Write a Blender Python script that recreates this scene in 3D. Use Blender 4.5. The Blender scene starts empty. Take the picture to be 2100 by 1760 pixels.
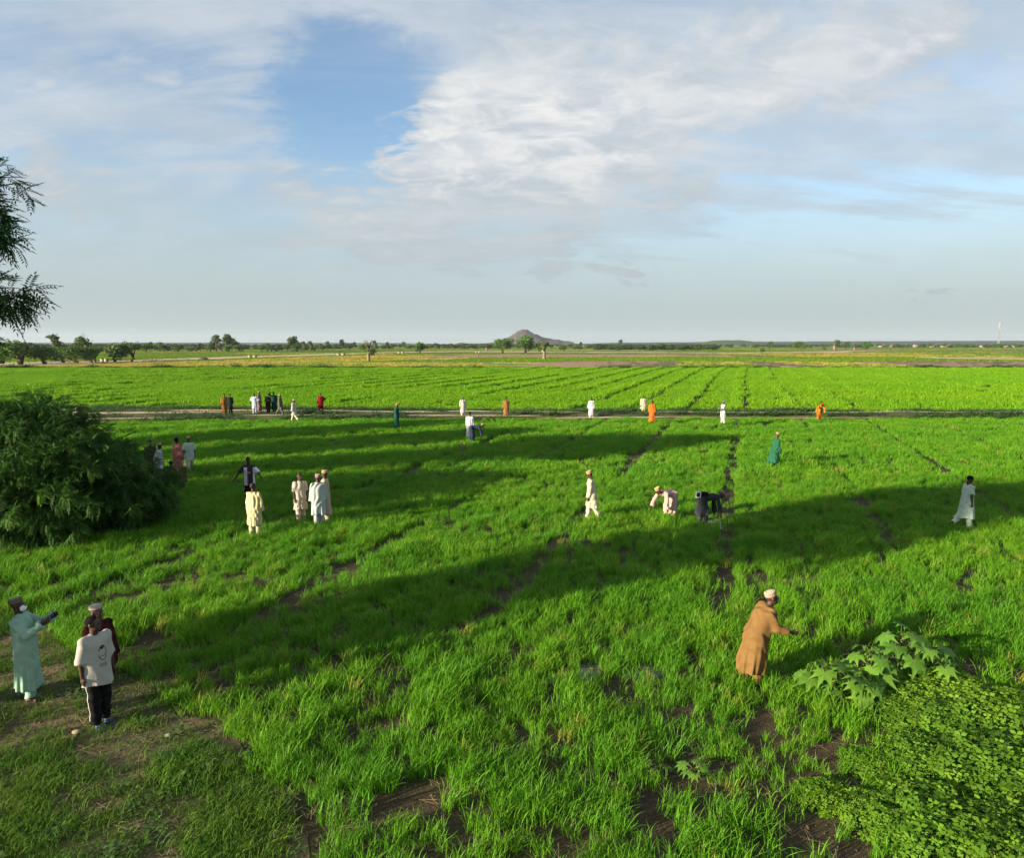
import bpy, math, random
import numpy as np
from mathutils import Vector, Matrix
from mathutils.bvhtree import BVHTree

R = math.radians
C = bpy.context.scene.collection
scene = bpy.context.scene
rng = np.random.default_rng(7)
random.seed(7)

# ------------------------------------------------------------------ camera, sky, sun, exposure
H = 6.0
PITCH = R(7.13)
F = 1400.0                     # focal length for a picture 2100 wide
cam = bpy.data.cameras.new('camera')
cam.sensor_fit = 'HORIZONTAL'; cam.sensor_width = 36; cam.lens = 24
cam.clip_start = 0.1; cam.clip_end = 60000
camo = bpy.data.objects.new('camera', cam); C.objects.link(camo)
camo.location = (0, 0, H); camo.rotation_euler = (R(90) - PITCH, 0, 0)
scene.camera = camo

SUN_EL = R(13.0)
TRAVEL = R(29.0)               # compass of travelling light, from +X towards +Y
sun = bpy.data.lights.new('sun', 'SUN'); sun.energy = 5.0; sun.angle = R(0.6); sun.color = (1, .86, .62)
suno = bpy.data.objects.new('sun', sun); C.objects.link(suno)
ldir = Vector((math.cos(TRAVEL) * math.cos(SUN_EL), math.sin(TRAVEL) * math.cos(SUN_EL), -math.sin(SUN_EL)))
suno.rotation_euler = ldir.to_track_quat('-Z', 'Y').to_euler(); suno.location = (-40, -20, 30)

scene.view_settings.view_transform = 'Standard'
scene.view_settings.look = 'None'
scene.view_settings.exposure = 1.6
scene.view_settings.gamma = 1
scene.view_settings.use_curve_mapping = False
scene.cycles.use_denoising = True
scene.cycles.max_bounces = 6
scene.cycles.diffuse_bounces = 3
scene.cycles.transmission_bounces = 4
scene.cycles.volume_bounces = 0
scene.cycles.sample_clamp_indirect = 4


def ray(px, py):
    """direction of a picture point (2100 wide picture)"""
    s, c = math.sin(PITCH), math.cos(PITCH)
    a, b = (px - 1050) / F, -(py - 880) / F
    return Vector((a, c + b * s, -s + b * c))


def G(px, py, z=0.0):
    d = ray(px, py); t = (z - H) / d.z
    return Vector((d.x * t, d.y * t, z))


class NT:
    """tiny helper round a node tree"""
    def __init__(s, tree): s.t = tree; s.n = tree.nodes; s.l = tree.links
    def new(s, typ, **kw):
        n = s.n.new(typ)
        for k, v in kw.items(): setattr(n, k, v)
        return n
    def link(s, a, b): s.l.new(a, b)
    def put(s, sock, v):
        if isinstance(v, bpy.types.NodeSocket): s.l.new(v, sock)
        else: sock.default_value = v
    def m(s, op, a, b=0.0, c=None, clamp=False):
        n = s.new('ShaderNodeMath', operation=op, use_clamp=clamp); s.put(n.inputs[0], a); s.put(n.inputs[1], b)
        if c is not None: s.put(n.inputs[2], c)
        return n.outputs[0]
    def sm(s, v, lo, hi):
        n = s.new('ShaderNodeMapRange', interpolation_type='SMOOTHSTEP'); s.put(n.inputs['Value'], v)
        n.inputs['From Min'].default_value = lo; n.inputs['From Max'].default_value = hi
        return n.outputs[0]
    def noise(s, vec, scale, detail=4, rough=.55, dist=0.0):
        n = s.new('ShaderNodeTexNoise'); s.put(n.inputs['Vector'], vec)
        n.inputs['Scale'].default_value = scale; n.inputs['Detail'].default_value = detail
        n.inputs['Roughness'].default_value = rough; n.inputs['Distortion'].default_value = dist
        return n.outputs[0]
    def mapping(s, vec, scale=(1, 1, 1), loc=(0, 0, 0), rot=(0, 0, 0)):
        n = s.new('ShaderNodeMapping'); s.put(n.inputs[0], vec); n.inputs['Location'].default_value = loc
        n.inputs['Rotation'].default_value = rot; n.inputs['Scale'].default_value = scale
        return n.outputs[0]
    def mix(s, f, a, b, mode='MIX'):
        n = s.new('ShaderNodeMix', data_type='RGBA', blend_type=mode)
        s.put(n.inputs[0], f); s.put(n.inputs[6], c4(a)); s.put(n.inputs[7], c4(b))
        return n.outputs[2]


def c4(c):
    if isinstance(c, (tuple, list)) and len(c) == 3: return (*c, 1)
    return c


world = bpy.data.worlds.new('World'); scene.world = world; world.use_nodes = True
W = NT(world.node_tree); W.n.clear()
out = W.new('ShaderNodeOutputWorld')
sky = W.new('ShaderNodeTexSky', sky_type='NISHITA', sun_disc=False, sun_elevation=SUN_EL)
sky.sun_rotation = math.atan2(-math.cos(TRAVEL), -math.sin(TRAVEL))
sky.air_density = 1.0; sky.dust_density = 1.0; sky.ozone_density = 2.0
tc = W.new('ShaderNodeTexCoord'); gen = tc.outputs['Generated']
sp = W.new('ShaderNodeSeparateXYZ'); W.link(gen, sp.inputs[0])
X, Y, Z = sp.outputs
zz = W.m('ADD', W.m('MAXIMUM', Z, 0.0), 0.26)
comb = W.new('ShaderNodeCombineXYZ'); W.link(W.m('DIVIDE', X, zz), comb.inputs[0]); W.link(W.m('DIVIDE', Y, zz), comb.inputs[1])
P = comb.outputs[0]


def blob(px, py, r0, r1, sy=1.0):
    d = ray(px, py).normalized()
    n = W.new('ShaderNodeVectorMath', operation='SUBTRACT'); W.link(gen, n.inputs[0]); n.inputs[1].default_value = d
    sc = W.new('ShaderNodeVectorMath', operation='MULTIPLY'); W.link(n.outputs[0], sc.inputs[0]); sc.inputs[1].default_value = (1, 1, sy)
    ln = W.new('ShaderNodeVectorMath', operation='LENGTH'); W.link(sc.outputs[0], ln.inputs[0])
    return W.sm(ln.outputs['Value'], r1, r0)


n_big = W.noise(W.mapping(P, (.62, .80, 1), (3.1, 1.7, 0), (0, 0, R(-12))), 2.1, 8, .60, .45)
n_fine = W.noise(W.mapping(P, (1.0, 1.5, 1), (.4, 5.2, 0), (0, 0, R(-9))), 7.0, 9, .62, .5)
n_streak = W.noise(W.mapping(P, (.34, 1.25, 1), (8.4, 2.2, 0), (0, 0, R(-10))), 4.2, 8, .62, .4)
n_edge = W.m('SUBTRACT', W.m('ADD', W.m('MULTIPLY', n_big, .6), W.m('MULTIPLY', n_fine, .4)), .5)
cov = W.m('ADD', W.m('MULTIPLY', n_big, .72), W.m('MULTIPLY', n_fine, .28))
gap = W.sm(W.m('ADD', blob(745, 235, .02, .20, 1.15), W.m('MULTIPLY', n_edge, -2.2)), .30, .85)
bias = W.m('MULTIPLY', blob(960, 260, .05, .34), .13)
bias = W.m('ADD', bias, W.m('MULTIPLY', blob(1450, 190, .05, .45, 1.6), .12))
bias = W.m('ADD', bias, W.m('MULTIPLY', blob(770, 430, .02, .20, 1.9), .12))
bias = W.m('ADD', bias, W.m('MULTIPLY', blob(640, 350, .01, .08, 1.7), .14))
bias = W.m('SUBTRACT', bias, W.m('MULTIPLY', gap, .25))
bias = W.m('SUBTRACT', bias, W.m('MULTIPLY', blob(1800, 420, .02, .34, 2.0), .08))
cov = W.m('ADD', cov, bias)
thick = W.sm(cov, .46, .64)
veil = W.m('MULTIPLY', W.sm(W.m('ADD', n_streak, W.m('MULTIPLY', bias, .9)), .22, .62), .82)
veil = W.m('MULTIPLY', veil, W.m('SUBTRACT', 1.0, W.m('MULTIPLY', gap, .66)))
hz = W.sm(Z, .30, .03)                                   # the far layers of cloud and dust melt together towards the horizon
alpha = W.m('MAXIMUM', thick, veil)
alpha = W.m('MAXIMUM', alpha, W.m('MULTIPLY', hz, .93))
shade = W.noise(W.mapping(P, (.8, 1.2, 1), (1, 9, 0)), 4.5, 8, .6, .3)
ccol = W.mix(W.sm(shade, .36, .66), (.42, .475, .525), (.52, .56, .595))
ccol = W.mix(W.m('MULTIPLY', W.sm(cov, .58, .80), W.sm(n_fine, .34, .66)), ccol, (.68, .68, .675))
ccol = W.mix(hz, ccol, (.365, .425, .45))
bg1 = W.new('ShaderNodeBackground'); bg1.inputs['Strength'].default_value = .078
hs = W.new('ShaderNodeHueSaturation'); hs.inputs['Saturation'].default_value = 1.05; W.link(sky.outputs[0], hs.inputs['Color'])
W.link(hs.outputs[0], bg1.inputs['Color'])
bg2 = W.new('ShaderNodeBackground'); bg2.inputs['Strength'].default_value = .42; W.link(ccol, bg2.inputs['Color'])
mx = W.new('ShaderNodeMixShader'); W.link(alpha, mx.inputs[0]); W.link(bg1.outputs[0], mx.inputs[1]); W.link(bg2.outputs[0], mx.inputs[2])
W.link(mx.outputs[0], out.inputs[0])


# ------------------------------------------------------------------ helpers: tags, meshes, materials
def tag(o, label=None, cat=None, group=None, kind=None):
    if label: o['label'] = label
    if cat: o['category'] = cat
    if group: o['group'] = group
    if kind: o['kind'] = kind
    return o


def mesh(name, verts, faces, mat=None, smooth=False):
    """verts (N,3); faces: list of index arrays (M,3) or (M,4)"""
    verts = np.asarray(verts, np.float32)
    if isinstance(faces, np.ndarray): faces = [faces]
    faces = [np.asarray(f, np.int32) for f in faces if len(f)]
    me = bpy.data.meshes.new(name)
    me.vertices.add(len(verts)); me.vertices.foreach_set('co', verts.ravel())
    nl = sum(f.size for f in faces); npoly = sum(len(f) for f in faces)
    me.loops.add(nl); me.polygons.add(npoly)
    me.loops.foreach_set('vertex_index', np.concatenate([f.ravel() for f in faces]))
    sizes = np.concatenate([np.full(len(f), f.shape[1], np.int32) for f in faces])
    starts = np.concatenate([[0], np.cumsum(sizes)[:-1]]).astype(np.int32)
    me.polygons.foreach_set('loop_start', starts)
    if smooth: me.polygons.foreach_set('use_smooth', np.ones(npoly, bool))
    me.update(calc_edges=True)
    if mat: me.materials.append(mat)
    return me


def obj(name, me, parent=None, loc=None, rotz=None):
    o = bpy.data.objects.new(name, me); C.objects.link(o)
    if parent: o.parent = parent
    if loc is not None: o.location = loc
    if rotz is not None: o.rotation_euler = (0, 0, rotz)
    return o


class MB:
    """collects boxes, tubes and sheets into one mesh"""
    def __init__(s): s.v = []; s.f3 = []; s.f4 = []; s.n = 0
    def add(s, v, f):
        v = np.asarray(v, np.float32); f = np.asarray(f, np.int32)
        s.v.append(v)
        if len(f): (s.f4 if f.shape[1] == 4 else s.f3).append(f + s.n)
        s.n += len(v)
    def box(s, c, size, rz=0.0, taper=1.0):
        x, y, z = [q / 2 for q in size]
        v = np.array([[sx * x * (taper if sz > 0 else 1), sy * y * (taper if sz > 0 else 1), sz * z] for sz in (-1, 1) for sx, sy in ((-1, -1), (1, -1), (1, 1), (-1, 1))])
        ca, sa = math.cos(rz), math.sin(rz)
        v = v @ np.array([[ca, sa, 0], [-sa, ca, 0], [0, 0, 1]]) + np.array(c)
        s.add(v, [[3, 2, 1, 0], [4, 5, 6, 7], [0, 1, 5, 4], [1, 2, 6, 5], [2, 3, 7, 6], [3, 0, 4, 7]])
    def tube(s, pts, rad, sides=8):
        pts = np.asarray(pts, float); n = len(pts)
        V = []
        for i in range(n):
            t = pts[min(i + 1, n - 1)] - pts[max(i - 1, 0)]; t /= np.linalg.norm(t) + 1e-9
            a = np.cross(t, [0.31, 0.95, 0.1]); a /= np.linalg.norm(a) + 1e-9; b = np.cross(t, a)
            th = np.arange(sides) * 2 * math.pi / sides
            V.append(pts[i] + rad[i] * (np.cos(th)[:, None] * a + np.sin(th)[:, None] * b))
        V = np.concatenate(V + [pts[:1], pts[-1:]])
        q = []; tr = []
        for i in range(n - 1):
            for k in range(sides):
                k2 = (k + 1) % sides
                q.append([i * sides + k, i * sides + k2, (i + 1) * sides + k2, (i + 1) * sides + k])
        for k in range(sides):
            k2 = (k + 1) % sides
            tr.append([n * sides, k2, k]); tr.append([n * sides + 1, (n - 1) * sides + k, (n - 1) * sides + k2])
        base = s.n
        s.add(V, q); s.f3.append(np.asarray(tr, np.int32) + base)
    def lathe(s, prof, sides=20):
        th = np.arange(sides) * 2 * math.pi / sides
        V = np.concatenate([np.stack([r * np.cos(th), r * np.sin(th), np.full(sides, z)], 1) for r, z in prof])
        q = [[i * sides + k, i * sides + (k + 1) % sides, (i + 1) * sides + (k + 1) % sides, (i + 1) * sides + k] for i in range(len(prof) - 1) for k in range(sides)]
        s.add(V, q)
    def mesh(s, name, mat=None, smooth=False):
        f = ([np.concatenate(s.f4)] if s.f4 else []) + ([np.concatenate(s.f3)] if s.f3 else [])
        return mesh(name, np.concatenate(s.v), f, mat, smooth)


def material(name, col, rough=.8, var=None, vscale=8.0, bump=0.0, bscale=60.0, spec=.3, coord='Object', transl=0.0, detail=4, stretch=(1, 1, 1)):
    m = bpy.data.materials.new(name); m.use_nodes = True
    T = NT(m.node_tree); b = T.n['Principled BSDF']; o = T.n['Material Output']
    b.inputs['Roughness'].default_value = rough; b.inputs['Specular IOR Level'].default_value = spec
    t = T.new('ShaderNodeTexCoord'); vec = t.outputs[coord] if coord != 'World' else T.new('ShaderNodeNewGeometry').outputs['Position']
    if stretch != (1, 1, 1): vec = T.mapping(vec, stretch)
    src = c4(col)
    if var:
        src = T.mix(T.sm(T.noise(vec, vscale, detail, .6), .34, .66), col, var)
    T.put(b.inputs['Base Color'], src)
    if bump:
        bn = T.new('ShaderNodeBump'); bn.inputs['Strength'].default_value = bump; bn.inputs['Distance'].default_value = .02
        T.link(T.noise(vec, bscale, 4, .6), bn.inputs['Height']); T.link(bn.outputs[0], b.inputs['Normal'])
    if transl:
        tr = T.new('ShaderNodeBsdfTranslucent'); T.put(tr.inputs['Color'], src)
        ms = T.new('ShaderNodeMixShader'); ms.inputs[0].default_value = transl
        T.link(b.outputs[0], ms.inputs[1]); T.link(tr.outputs[0], ms.inputs[2]); T.link(ms.outputs[0], o.inputs[0])
    return m


def leaf_material(name, a, b, c, transl=.3, rough=.55, patch=(.25, .25), spec=.25, dry=None, fine=3.0):
    """leaf colour: varies from plant to plant and in broad patches of the field"""
    m = bpy.data.materials.new(name); m.use_nodes = True
    T = NT(m.node_tree); bs = T.n['Principled BSDF']; o = T.n['Material Output']
    rnd = T.new('ShaderNodeObjectInfo').outputs['Random']
    pos = T.new('ShaderNodeNewGeometry').outputs['Position']
    n1 = T.noise(pos, patch[0], 3, .6); n2 = T.noise(pos, fine, 2, .6)
    col = T.mix(T.sm(n1, .36, .64), a, b)
    f = T.m('MULTIPLY', T.m('ADD', T.m('MULTIPLY', rnd, .6), T.m('MULTIPLY', n2, .7)), .55)
    col = T.mix(f, col, c)
    if dry: col = T.mix(T.m('MULTIPLY', T.m('GREATER_THAN', T.m('FRACT', T.m('MULTIPLY', rnd, 37.0)), .965), .6), col, dry)
    T.put(bs.inputs['Base Color'], col); bs.inputs['Roughness'].default_value = rough; bs.inputs['Specular IOR Level'].default_value = spec
    tr = T.new('ShaderNodeBsdfTranslucent'); T.put(tr.inputs['Color'], T.mix(1.0, col, (transl * 1.5, transl * 1.5, transl * 1.2), 'MULTIPLY'))
    ms = T.new('ShaderNodeAddShader')
    T.link(bs.outputs[0], ms.inputs[0]); T.link(tr.outputs[0], ms.inputs[1]); T.link(ms.outputs[0], o.inputs[0])
    return m


# value noise on the plane (numpy)
class VN:
    def __init__(s, seed): s.t = np.random.default_rng(seed).random((256, 256))
    def one(s, x, y):
        xi = np.floor(x).astype(int); yi = np.floor(y).astype(int); fx = x - xi; fy = y - yi
        fx = fx * fx * (3 - 2 * fx); fy = fy * fy * (3 - 2 * fy); t = s.t
        a = t[xi & 255, yi & 255]; b = t[(xi + 1) & 255, yi & 255]; c = t[xi & 255, (yi + 1) & 255]; d = t[(xi + 1) & 255, (yi + 1) & 255]
        return (a * (1 - fx) + b * fx) * (1 - fy) + (c * (1 - fx) + d * fx) * fy
    def __call__(s, x, y, sc, octv=3):
        v = 0; w = 0; a = 1.0
        for i in range(octv):
            v = v + a * s.one(x * sc * 2 ** i + 17.3 * i, y * sc * 2 ** i + 5.1 * i); w += a; a *= .5
        return v / w


noise = VN(3); noise2 = VN(11)


def in_poly(x, y, poly):
    r = np.zeros(len(x), bool); n = len(poly)
    for i in range(n):
        x1, y1 = poly[i][0], poly[i][1]; x2, y2 = poly[(i + 1) % n][0], poly[(i + 1) % n][1]
        c = ((y1 > y) != (y2 > y)) & (x < (x2 - x1) * (y - y1) / (y2 - y1 + 1e-12) + x1)
        r ^= c
    return r


def gpoly(pix, z=0.0): return [G(a, b, z) for a, b in pix]


# ------------------------------------------------------------------ ground, plots, paths
def ground_material(name, cols, scales=(.012, .12, 1.5), stretch=(1, 1, 1), bump=.4, rough=.95, bscale=6):
    m = bpy.data.materials.new(name); m.use_nodes = True
    T = NT(m.node_tree); b = T.n['Principled BSDF']
    pos = T.new('ShaderNodeNewGeometry').outputs['Position']
    mp = T.mapping(pos, stretch)
    n1 = T.sm(T.noise(mp, scales[0], 5, .6), .38, .62); n2 = T.sm(T.noise(mp, scales[1], 5, .65), .38, .62); n3 = T.noise(pos, scales[2], 4, .7)
    col = T.mix(n1, cols[0], cols[1]); col = T.mix(T.m('MULTIPLY', n2, .7), col, cols[2]); col = T.mix(T.m('MULTIPLY', n3, .5), col, cols[3])
    T.put(b.inputs['Base Color'], col); b.inputs['Roughness'].default_value = rough; b.inputs['Specular IOR Level'].default_value = .15
    bn = T.new('ShaderNodeBump'); bn.inputs['Strength'].default_value = bump; bn.inputs['Distance'].default_value = .12
    T.link(T.noise(pos, bscale, 5, .65), bn.inputs['Height']); T.link(bn.outputs[0], b.inputs['Normal'])
    return m


M_plain = ground_material('plain_ground', [(.085, .165, .012), (.12, .185, .018), (.15, .15, .05), (.055, .12, .012)], (.006, .03, .4), (1, 2.5, 1))
M_soil = ground_material('wet_soil', [(.05, .036, .022), (.07, .05, .03), (.04, .05, .015), (.09, .065, .04)], (.2, .9, 6), bump=.7, bscale=16)
M_dirt = ground_material('trodden_earth', [(.11, .08, .05), (.14, .10, .062), (.065, .085, .025), (.09, .075, .04)], (.5, 1.8, 9), bscale=12)
M_path = ground_material('sandy_path', [(.44, .33, .23), (.50, .38, .27), (.30, .25, .14), (.42, .32, .22)], (.08, .4, 3))
M_plough = ground_material('ploughed_earth', [(.23, .14, .10), (.27, .17, .115), (.33, .24, .15), (.19, .12, .085)], (.03, .2, 1.2), (1, 4, 1), bump=.8, bscale=1.5)
M_stubble = ground_material('yellow_stubble', [(.30, .24, .06), (.24, .23, .05), (.15, .17, .03), (.30, .22, .07)], (.03, .15, 1.0), (1, 3, 1))
M_greenplot = ground_material('green_plot', [(.075, .16, .012), (.09, .18, .015), (.06, .13, .01), (.10, .17, .02)], (.03, .2, 1.0), (1, 3, 1))
M_mixplot = ground_material('mixed_plot', [(.14, .19, .02), (.11, .18, .015), (.15, .13, .05), (.10, .15, .02)], (.03, .2, 1.0), (1, 3, 1))
M_bank = ground_material('weedy_bank', [(.06, .085, .022), (.08, .085, .03), (.14, .105, .06), (.045, .07, .018)], (.15, .5, 4))

v = np.array([[-20000, -400, 0], [20000, -400, 0], [20000, 24000, 0], [-20000, 24000, 0]])
tag(obj('ground', mesh('ground', v, np.array([[0, 1, 2, 3]]), M_plain)), kind='structure')


NOCROP = []; DRY = []; MIXED = []
def sheet(name, pix, z, mat, jag=0.0, seg=6):
    if mat in (M_path, M_plough): NOCROP.append(gpoly(pix))
    if mat == M_stubble: DRY.append(gpoly(pix))
    if mat == M_mixplot: MIXED.append(gpoly(pix))
    pts = gpoly(pix, 0.0)
    P2 = []
    for i, p in enumerate(pts):                       # long edges get cut and roughened
        q = pts[(i + 1) % len(pts)]
        n = max(1, min(40, int((q - p).length / seg))) if jag else 1
        for k in range(n):
            r = p.lerp(q, k / n)
            if jag and k: r = r + Vector((random.uniform(-jag, jag), random.uniform(-jag, jag), 0))
            P2.append((r.x, r.y, z))
    me = bpy.data.meshes.new(name); me.from_pydata(P2, [], [list(range(len(P2)))]); me.update()
    me.materials.append(mat)
    o = obj(name, me); tag(o, kind='structure'); return o


# near field soil sheet (under the rice), from the camera to the far hedge
fld = np.array([[-60, -20, .004], [60, -20, .004], [150, 166, .004], [-150, 166, .004]])
tag(obj('field_soil', mesh('field_soil', fld, np.array([[0, 1, 2, 3]]), M_soil)), kind='structure')
sheet('trodden_verge', [(-300, 1240), (20, 1250), (160, 1330), (330, 1420), (480, 1500), (560, 1600), (640, 1800), (400, 2300), (-900, 2300)], .010, M_dirt, .28, .5)
sheet('dirt_road', [(-200, 748), (0, 744), (200, 740.5), (420, 733.5), (620, 727.5), (800, 722.0), (1000, 719.4), (1200, 718.2), (1400, 717.6), (1400, 718.6), (1200, 719.5), (1000, 720.9), (800, 724), (620, 730), (420, 738), (250, 743.5), (120, 750), (0, 753), (-200, 758)], .05, M_path, .6)
sheet('stubble_plot', [(-60, 758.5), (120, 751.5), (420, 741), (640, 732.5), (800, 729), (1050, 731), (900, 739), (600, 745), (420, 750), (260, 755.5)], .035, M_stubble, 1.2)
sheet('mixed_plot', [(420, 751), (900, 740), (1150, 734), (1500, 733), (1400, 741), (1390, 757), (420, 757.5)], .03, M_mixplot, 1.2)
sheet('ploughed_plot', [(820, 732), (1000, 727), (1500, 727), (1600, 730), (1200, 732.5), (1000, 735), (850, 735)], .04, M_plough, 1.5)
sheet('ploughed_plot', [(1160, 742), (1405, 740), (1390, 752), (1260, 754), (1010, 752)], .045, M_plough, 1.0).name = 'ploughed_plot'
sheet('green_plot', [(1405, 740), (1505, 740.5), (1565, 757), (1392, 757)], .05, M_greenplot, .5)
sheet('ploughed_plot', [(1508, 743), (1592, 743), (1660, 750), (1740, 757), (1570, 757)], .055, M_plough, .7)
sheet('ploughed_plot', [(1735, 742), (1900, 741.2), (2200, 741), (2300, 757), (1985, 756), (1880, 752)], .055, M_plough, .9)
sheet('green_plot', [(1300, 733), (2300, 733), (2300, 741), (1800, 741), (1500, 740)], .03, M_greenplot, 1.5)
sheet('sandy_path', [(1855, 731.5), (1960, 733.5), (2250, 737), (2250, 741), (2000, 737.6), (1880, 734.5)], .06, M_path, 1.0)
sheet('sandy_path', [(980, 721.5), (1250, 722), (1500, 723.2), (1700, 721), (1760, 719.5), (1780, 720.5), (1720, 723), (1500, 725), (1250, 724), (980, 722.5)], .06, M_path, 1.0)
sheet('sandy_path', [(1300, 715.5), (2200, 714.8), (2200, 715.4), (1300, 716.1)], .06, M_path, .5)
sheet('ploughed_plot', [(1600, 719.5), (1760, 717.5), (1900, 719), (1760, 721)], .05, M_plough, 1.0)

# bund across the field: a low earth bank with a path along it
BZ = .25
bx = np.linspace(-62, 62, 220)
yc = 57.0 + .018 * bx * 0 + 1.2 * (noise(bx, bx * 0 + 3, .05) - .5) - .02 * np.maximum(bx, 0)
half = np.interp(bx, [-62, -34, -15, 0, 10, 62], [5.5, 5.2, 3.6, 2.8, 2.4, 2.2])
prof = [(-1.35, .006), (-1.0, .10), (-.7, .21), (-.35, BZ), (0, BZ + .02), (.35, BZ), (.7, .22), (1.0, .10), (1.3, .006)]
V = []
for k, (s_, z_) in enumerate(prof):
    V.append(np.stack([bx, yc + s_ * half * (1 + .25 * (noise2(bx, bx * 0 + k, .4) - .5)), np.full_like(bx, z_) + (.05 * (noise2(bx, bx * 0 + 9 + k, .7) - .5) if 0 < k < 8 else 0)], 1))
V = np.concatenate(V); nb = len(bx)
q = [[k * nb + i, k * nb + i + 1, (k + 1) * nb + i + 1, (k + 1) * nb + i] for k in range(len(prof) - 1) for i in range(nb - 1)]
tag(obj('earth_bund', mesh('earth_bund', V, np.array(q), M_bank, True)), kind='structure')
# worn sandy path pieces on the bund
STRIPS = []
def strip(name, x0, x1, off, w, z, seed):
    x = np.linspace(x0, x1, max(6, int((x1 - x0) / .8))); c = np.interp(x, bx, yc) + off * np.interp(x, bx, half) + 1.3 * (noise(x, x * 0 + seed, .22) - .5)
    ww = .95 * w * (.3 + 1.3 * noise2(x, x * 0 + seed, .5)) * np.minimum(1, np.minimum(x - x0, x1 - x) / 1.5 + .05)
    STRIPS.append((x, c, ww))
    V = np.concatenate([np.stack([x, c - ww, np.full_like(x, z)], 1), np.stack([x, c + ww, np.full_like(x, z)], 1)]); n = len(x)
    tag(obj(name, mesh(name, V, np.array([[i, i + 1, n + i + 1, n + i] for i in range(n - 1)]), M_path)), kind='structure')
for a in [(-60, -24, -.1, .7, .30, 1), (-30, -14, .30, .8, .30, 2), (-22, -16, -.5, .5, .24, 3), (-15, -6, .1, .5, .31, 4), (-9, 2.5, -.55, .6, .24, 5), (-6, 6, .35, .5, .30, 6),
          (4, 14, -.85, .5, .17, 7), (2, 30, -.95, .42, .14, 8), (10, 60, .25, .35, .305, 9), (26, 60, .5, .25, .28, 10), (-34, -27, -.75, .5, .21, 11)]:
    strip('bund_path', *a)

M_water = material('muddy_water', (.06, .06, .045), rough=.06, spec=.5)
for pix in ([(1110, 1398), (1160, 1380), (1200, 1362), (1245, 1350), (1250, 1372), (1200, 1405), (1140, 1412)], [(1270, 1372), (1330, 1362), (1390, 1372), (1340, 1396), (1285, 1392)],
            [(1440, 1070), (1475, 1066), (1485, 1085), (1445, 1096)]):
    o = sheet('puddle', pix, .012, M_water); o.name = 'puddle'


# ------------------------------------------------------------------ scatter (grass and weeds are stuff nobody could count)
def blades(n, rad, h0, h1, w, bend, segs=3, seed=0, flat=1.0):
    r = np.random.default_rng(seed); V = []; F4 = []; F3 = []; base = 0
    for i in range(n):
        a = r.uniform(0, 2 * math.pi); d = rad * math.sqrt(r.random()); p = np.array([d * math.cos(a), d * math.sin(a), 0])
        h = r.uniform(h0, h1); lean = r.uniform(0, 2 * math.pi); bd = bend * r.uniform(.3, 1.3) * h
        dirv = np.array([math.cos(lean), math.sin(lean), 0]); side = np.array([-dirv[1], dirv[0], 0]) * math.cos(.7 * r.uniform(-1, 1)) + dirv * .5 * r.uniform(-1, 1)
        ww = w * r.uniform(.7, 1.25)
        for k in range(segs + 1):
            t = k / segs
            c = p + dirv * bd * t ** 2.1 + np.array([0, 0, h * (t - .22 * bend * t ** 3)])
            wd = ww * (1 - .25 * t if t < .7 else 1.0 - .25 * t) * (1 if k < segs else 0)
            if k < segs: V += [c - side * wd / 2, c + side * wd / 2]
            else: V += [c]
        for k in range(segs - 1):
            b = base + 2 * k; F4.append([b, b + 1, b + 3, b + 2])
        b = base + 2 * (segs - 1); F3.append([b, b + 1, b + 2]); base += 2 * segs + 1
    return np.array(V), [np.array(F4) if F4 else np.zeros((0, 4), int), np.array(F3)]


def broadleaf(n, rad, h, size, seed=0):
    r = np.random.default_rng(seed); V = []; Fq = []
    for i in range(n):
        a = r.uniform(0, 2 * math.pi); d = rad * math.sqrt(r.random()); z = h * r.uniform(.15, 1) * (1 - .4 * d / rad)
        c = np.array([d * math.cos(a), d * math.sin(a), z]); L = size * r.uniform(.6, 1.3)
        th = r.uniform(0, 2 * math.pi); u = np.array([math.cos(th), math.sin(th), r.uniform(-.5, .6)]); u /= np.linalg.norm(u)
        s = np.cross(u, [0, 0, 1]); s /= np.linalg.norm(s); up = np.cross(s, u)
        b = len(V); V += [c, c + u * L * .5 + s * L * .32 + up * .04 * L, c + u * L, c + u * L * .5 - s * L * .32 + up * .04 * L]; Fq.append([b, b + 1, b + 2, b + 3])
    return np.array(V), [np.array(Fq)]


def protos(name, gens, mat):
    os_ = []
    for i, (v_, f_) in enumerate(gens):
        os_.append(bpy.data.objects.new(name, mesh(name, v_, f_, mat)))
    return os_


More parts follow.
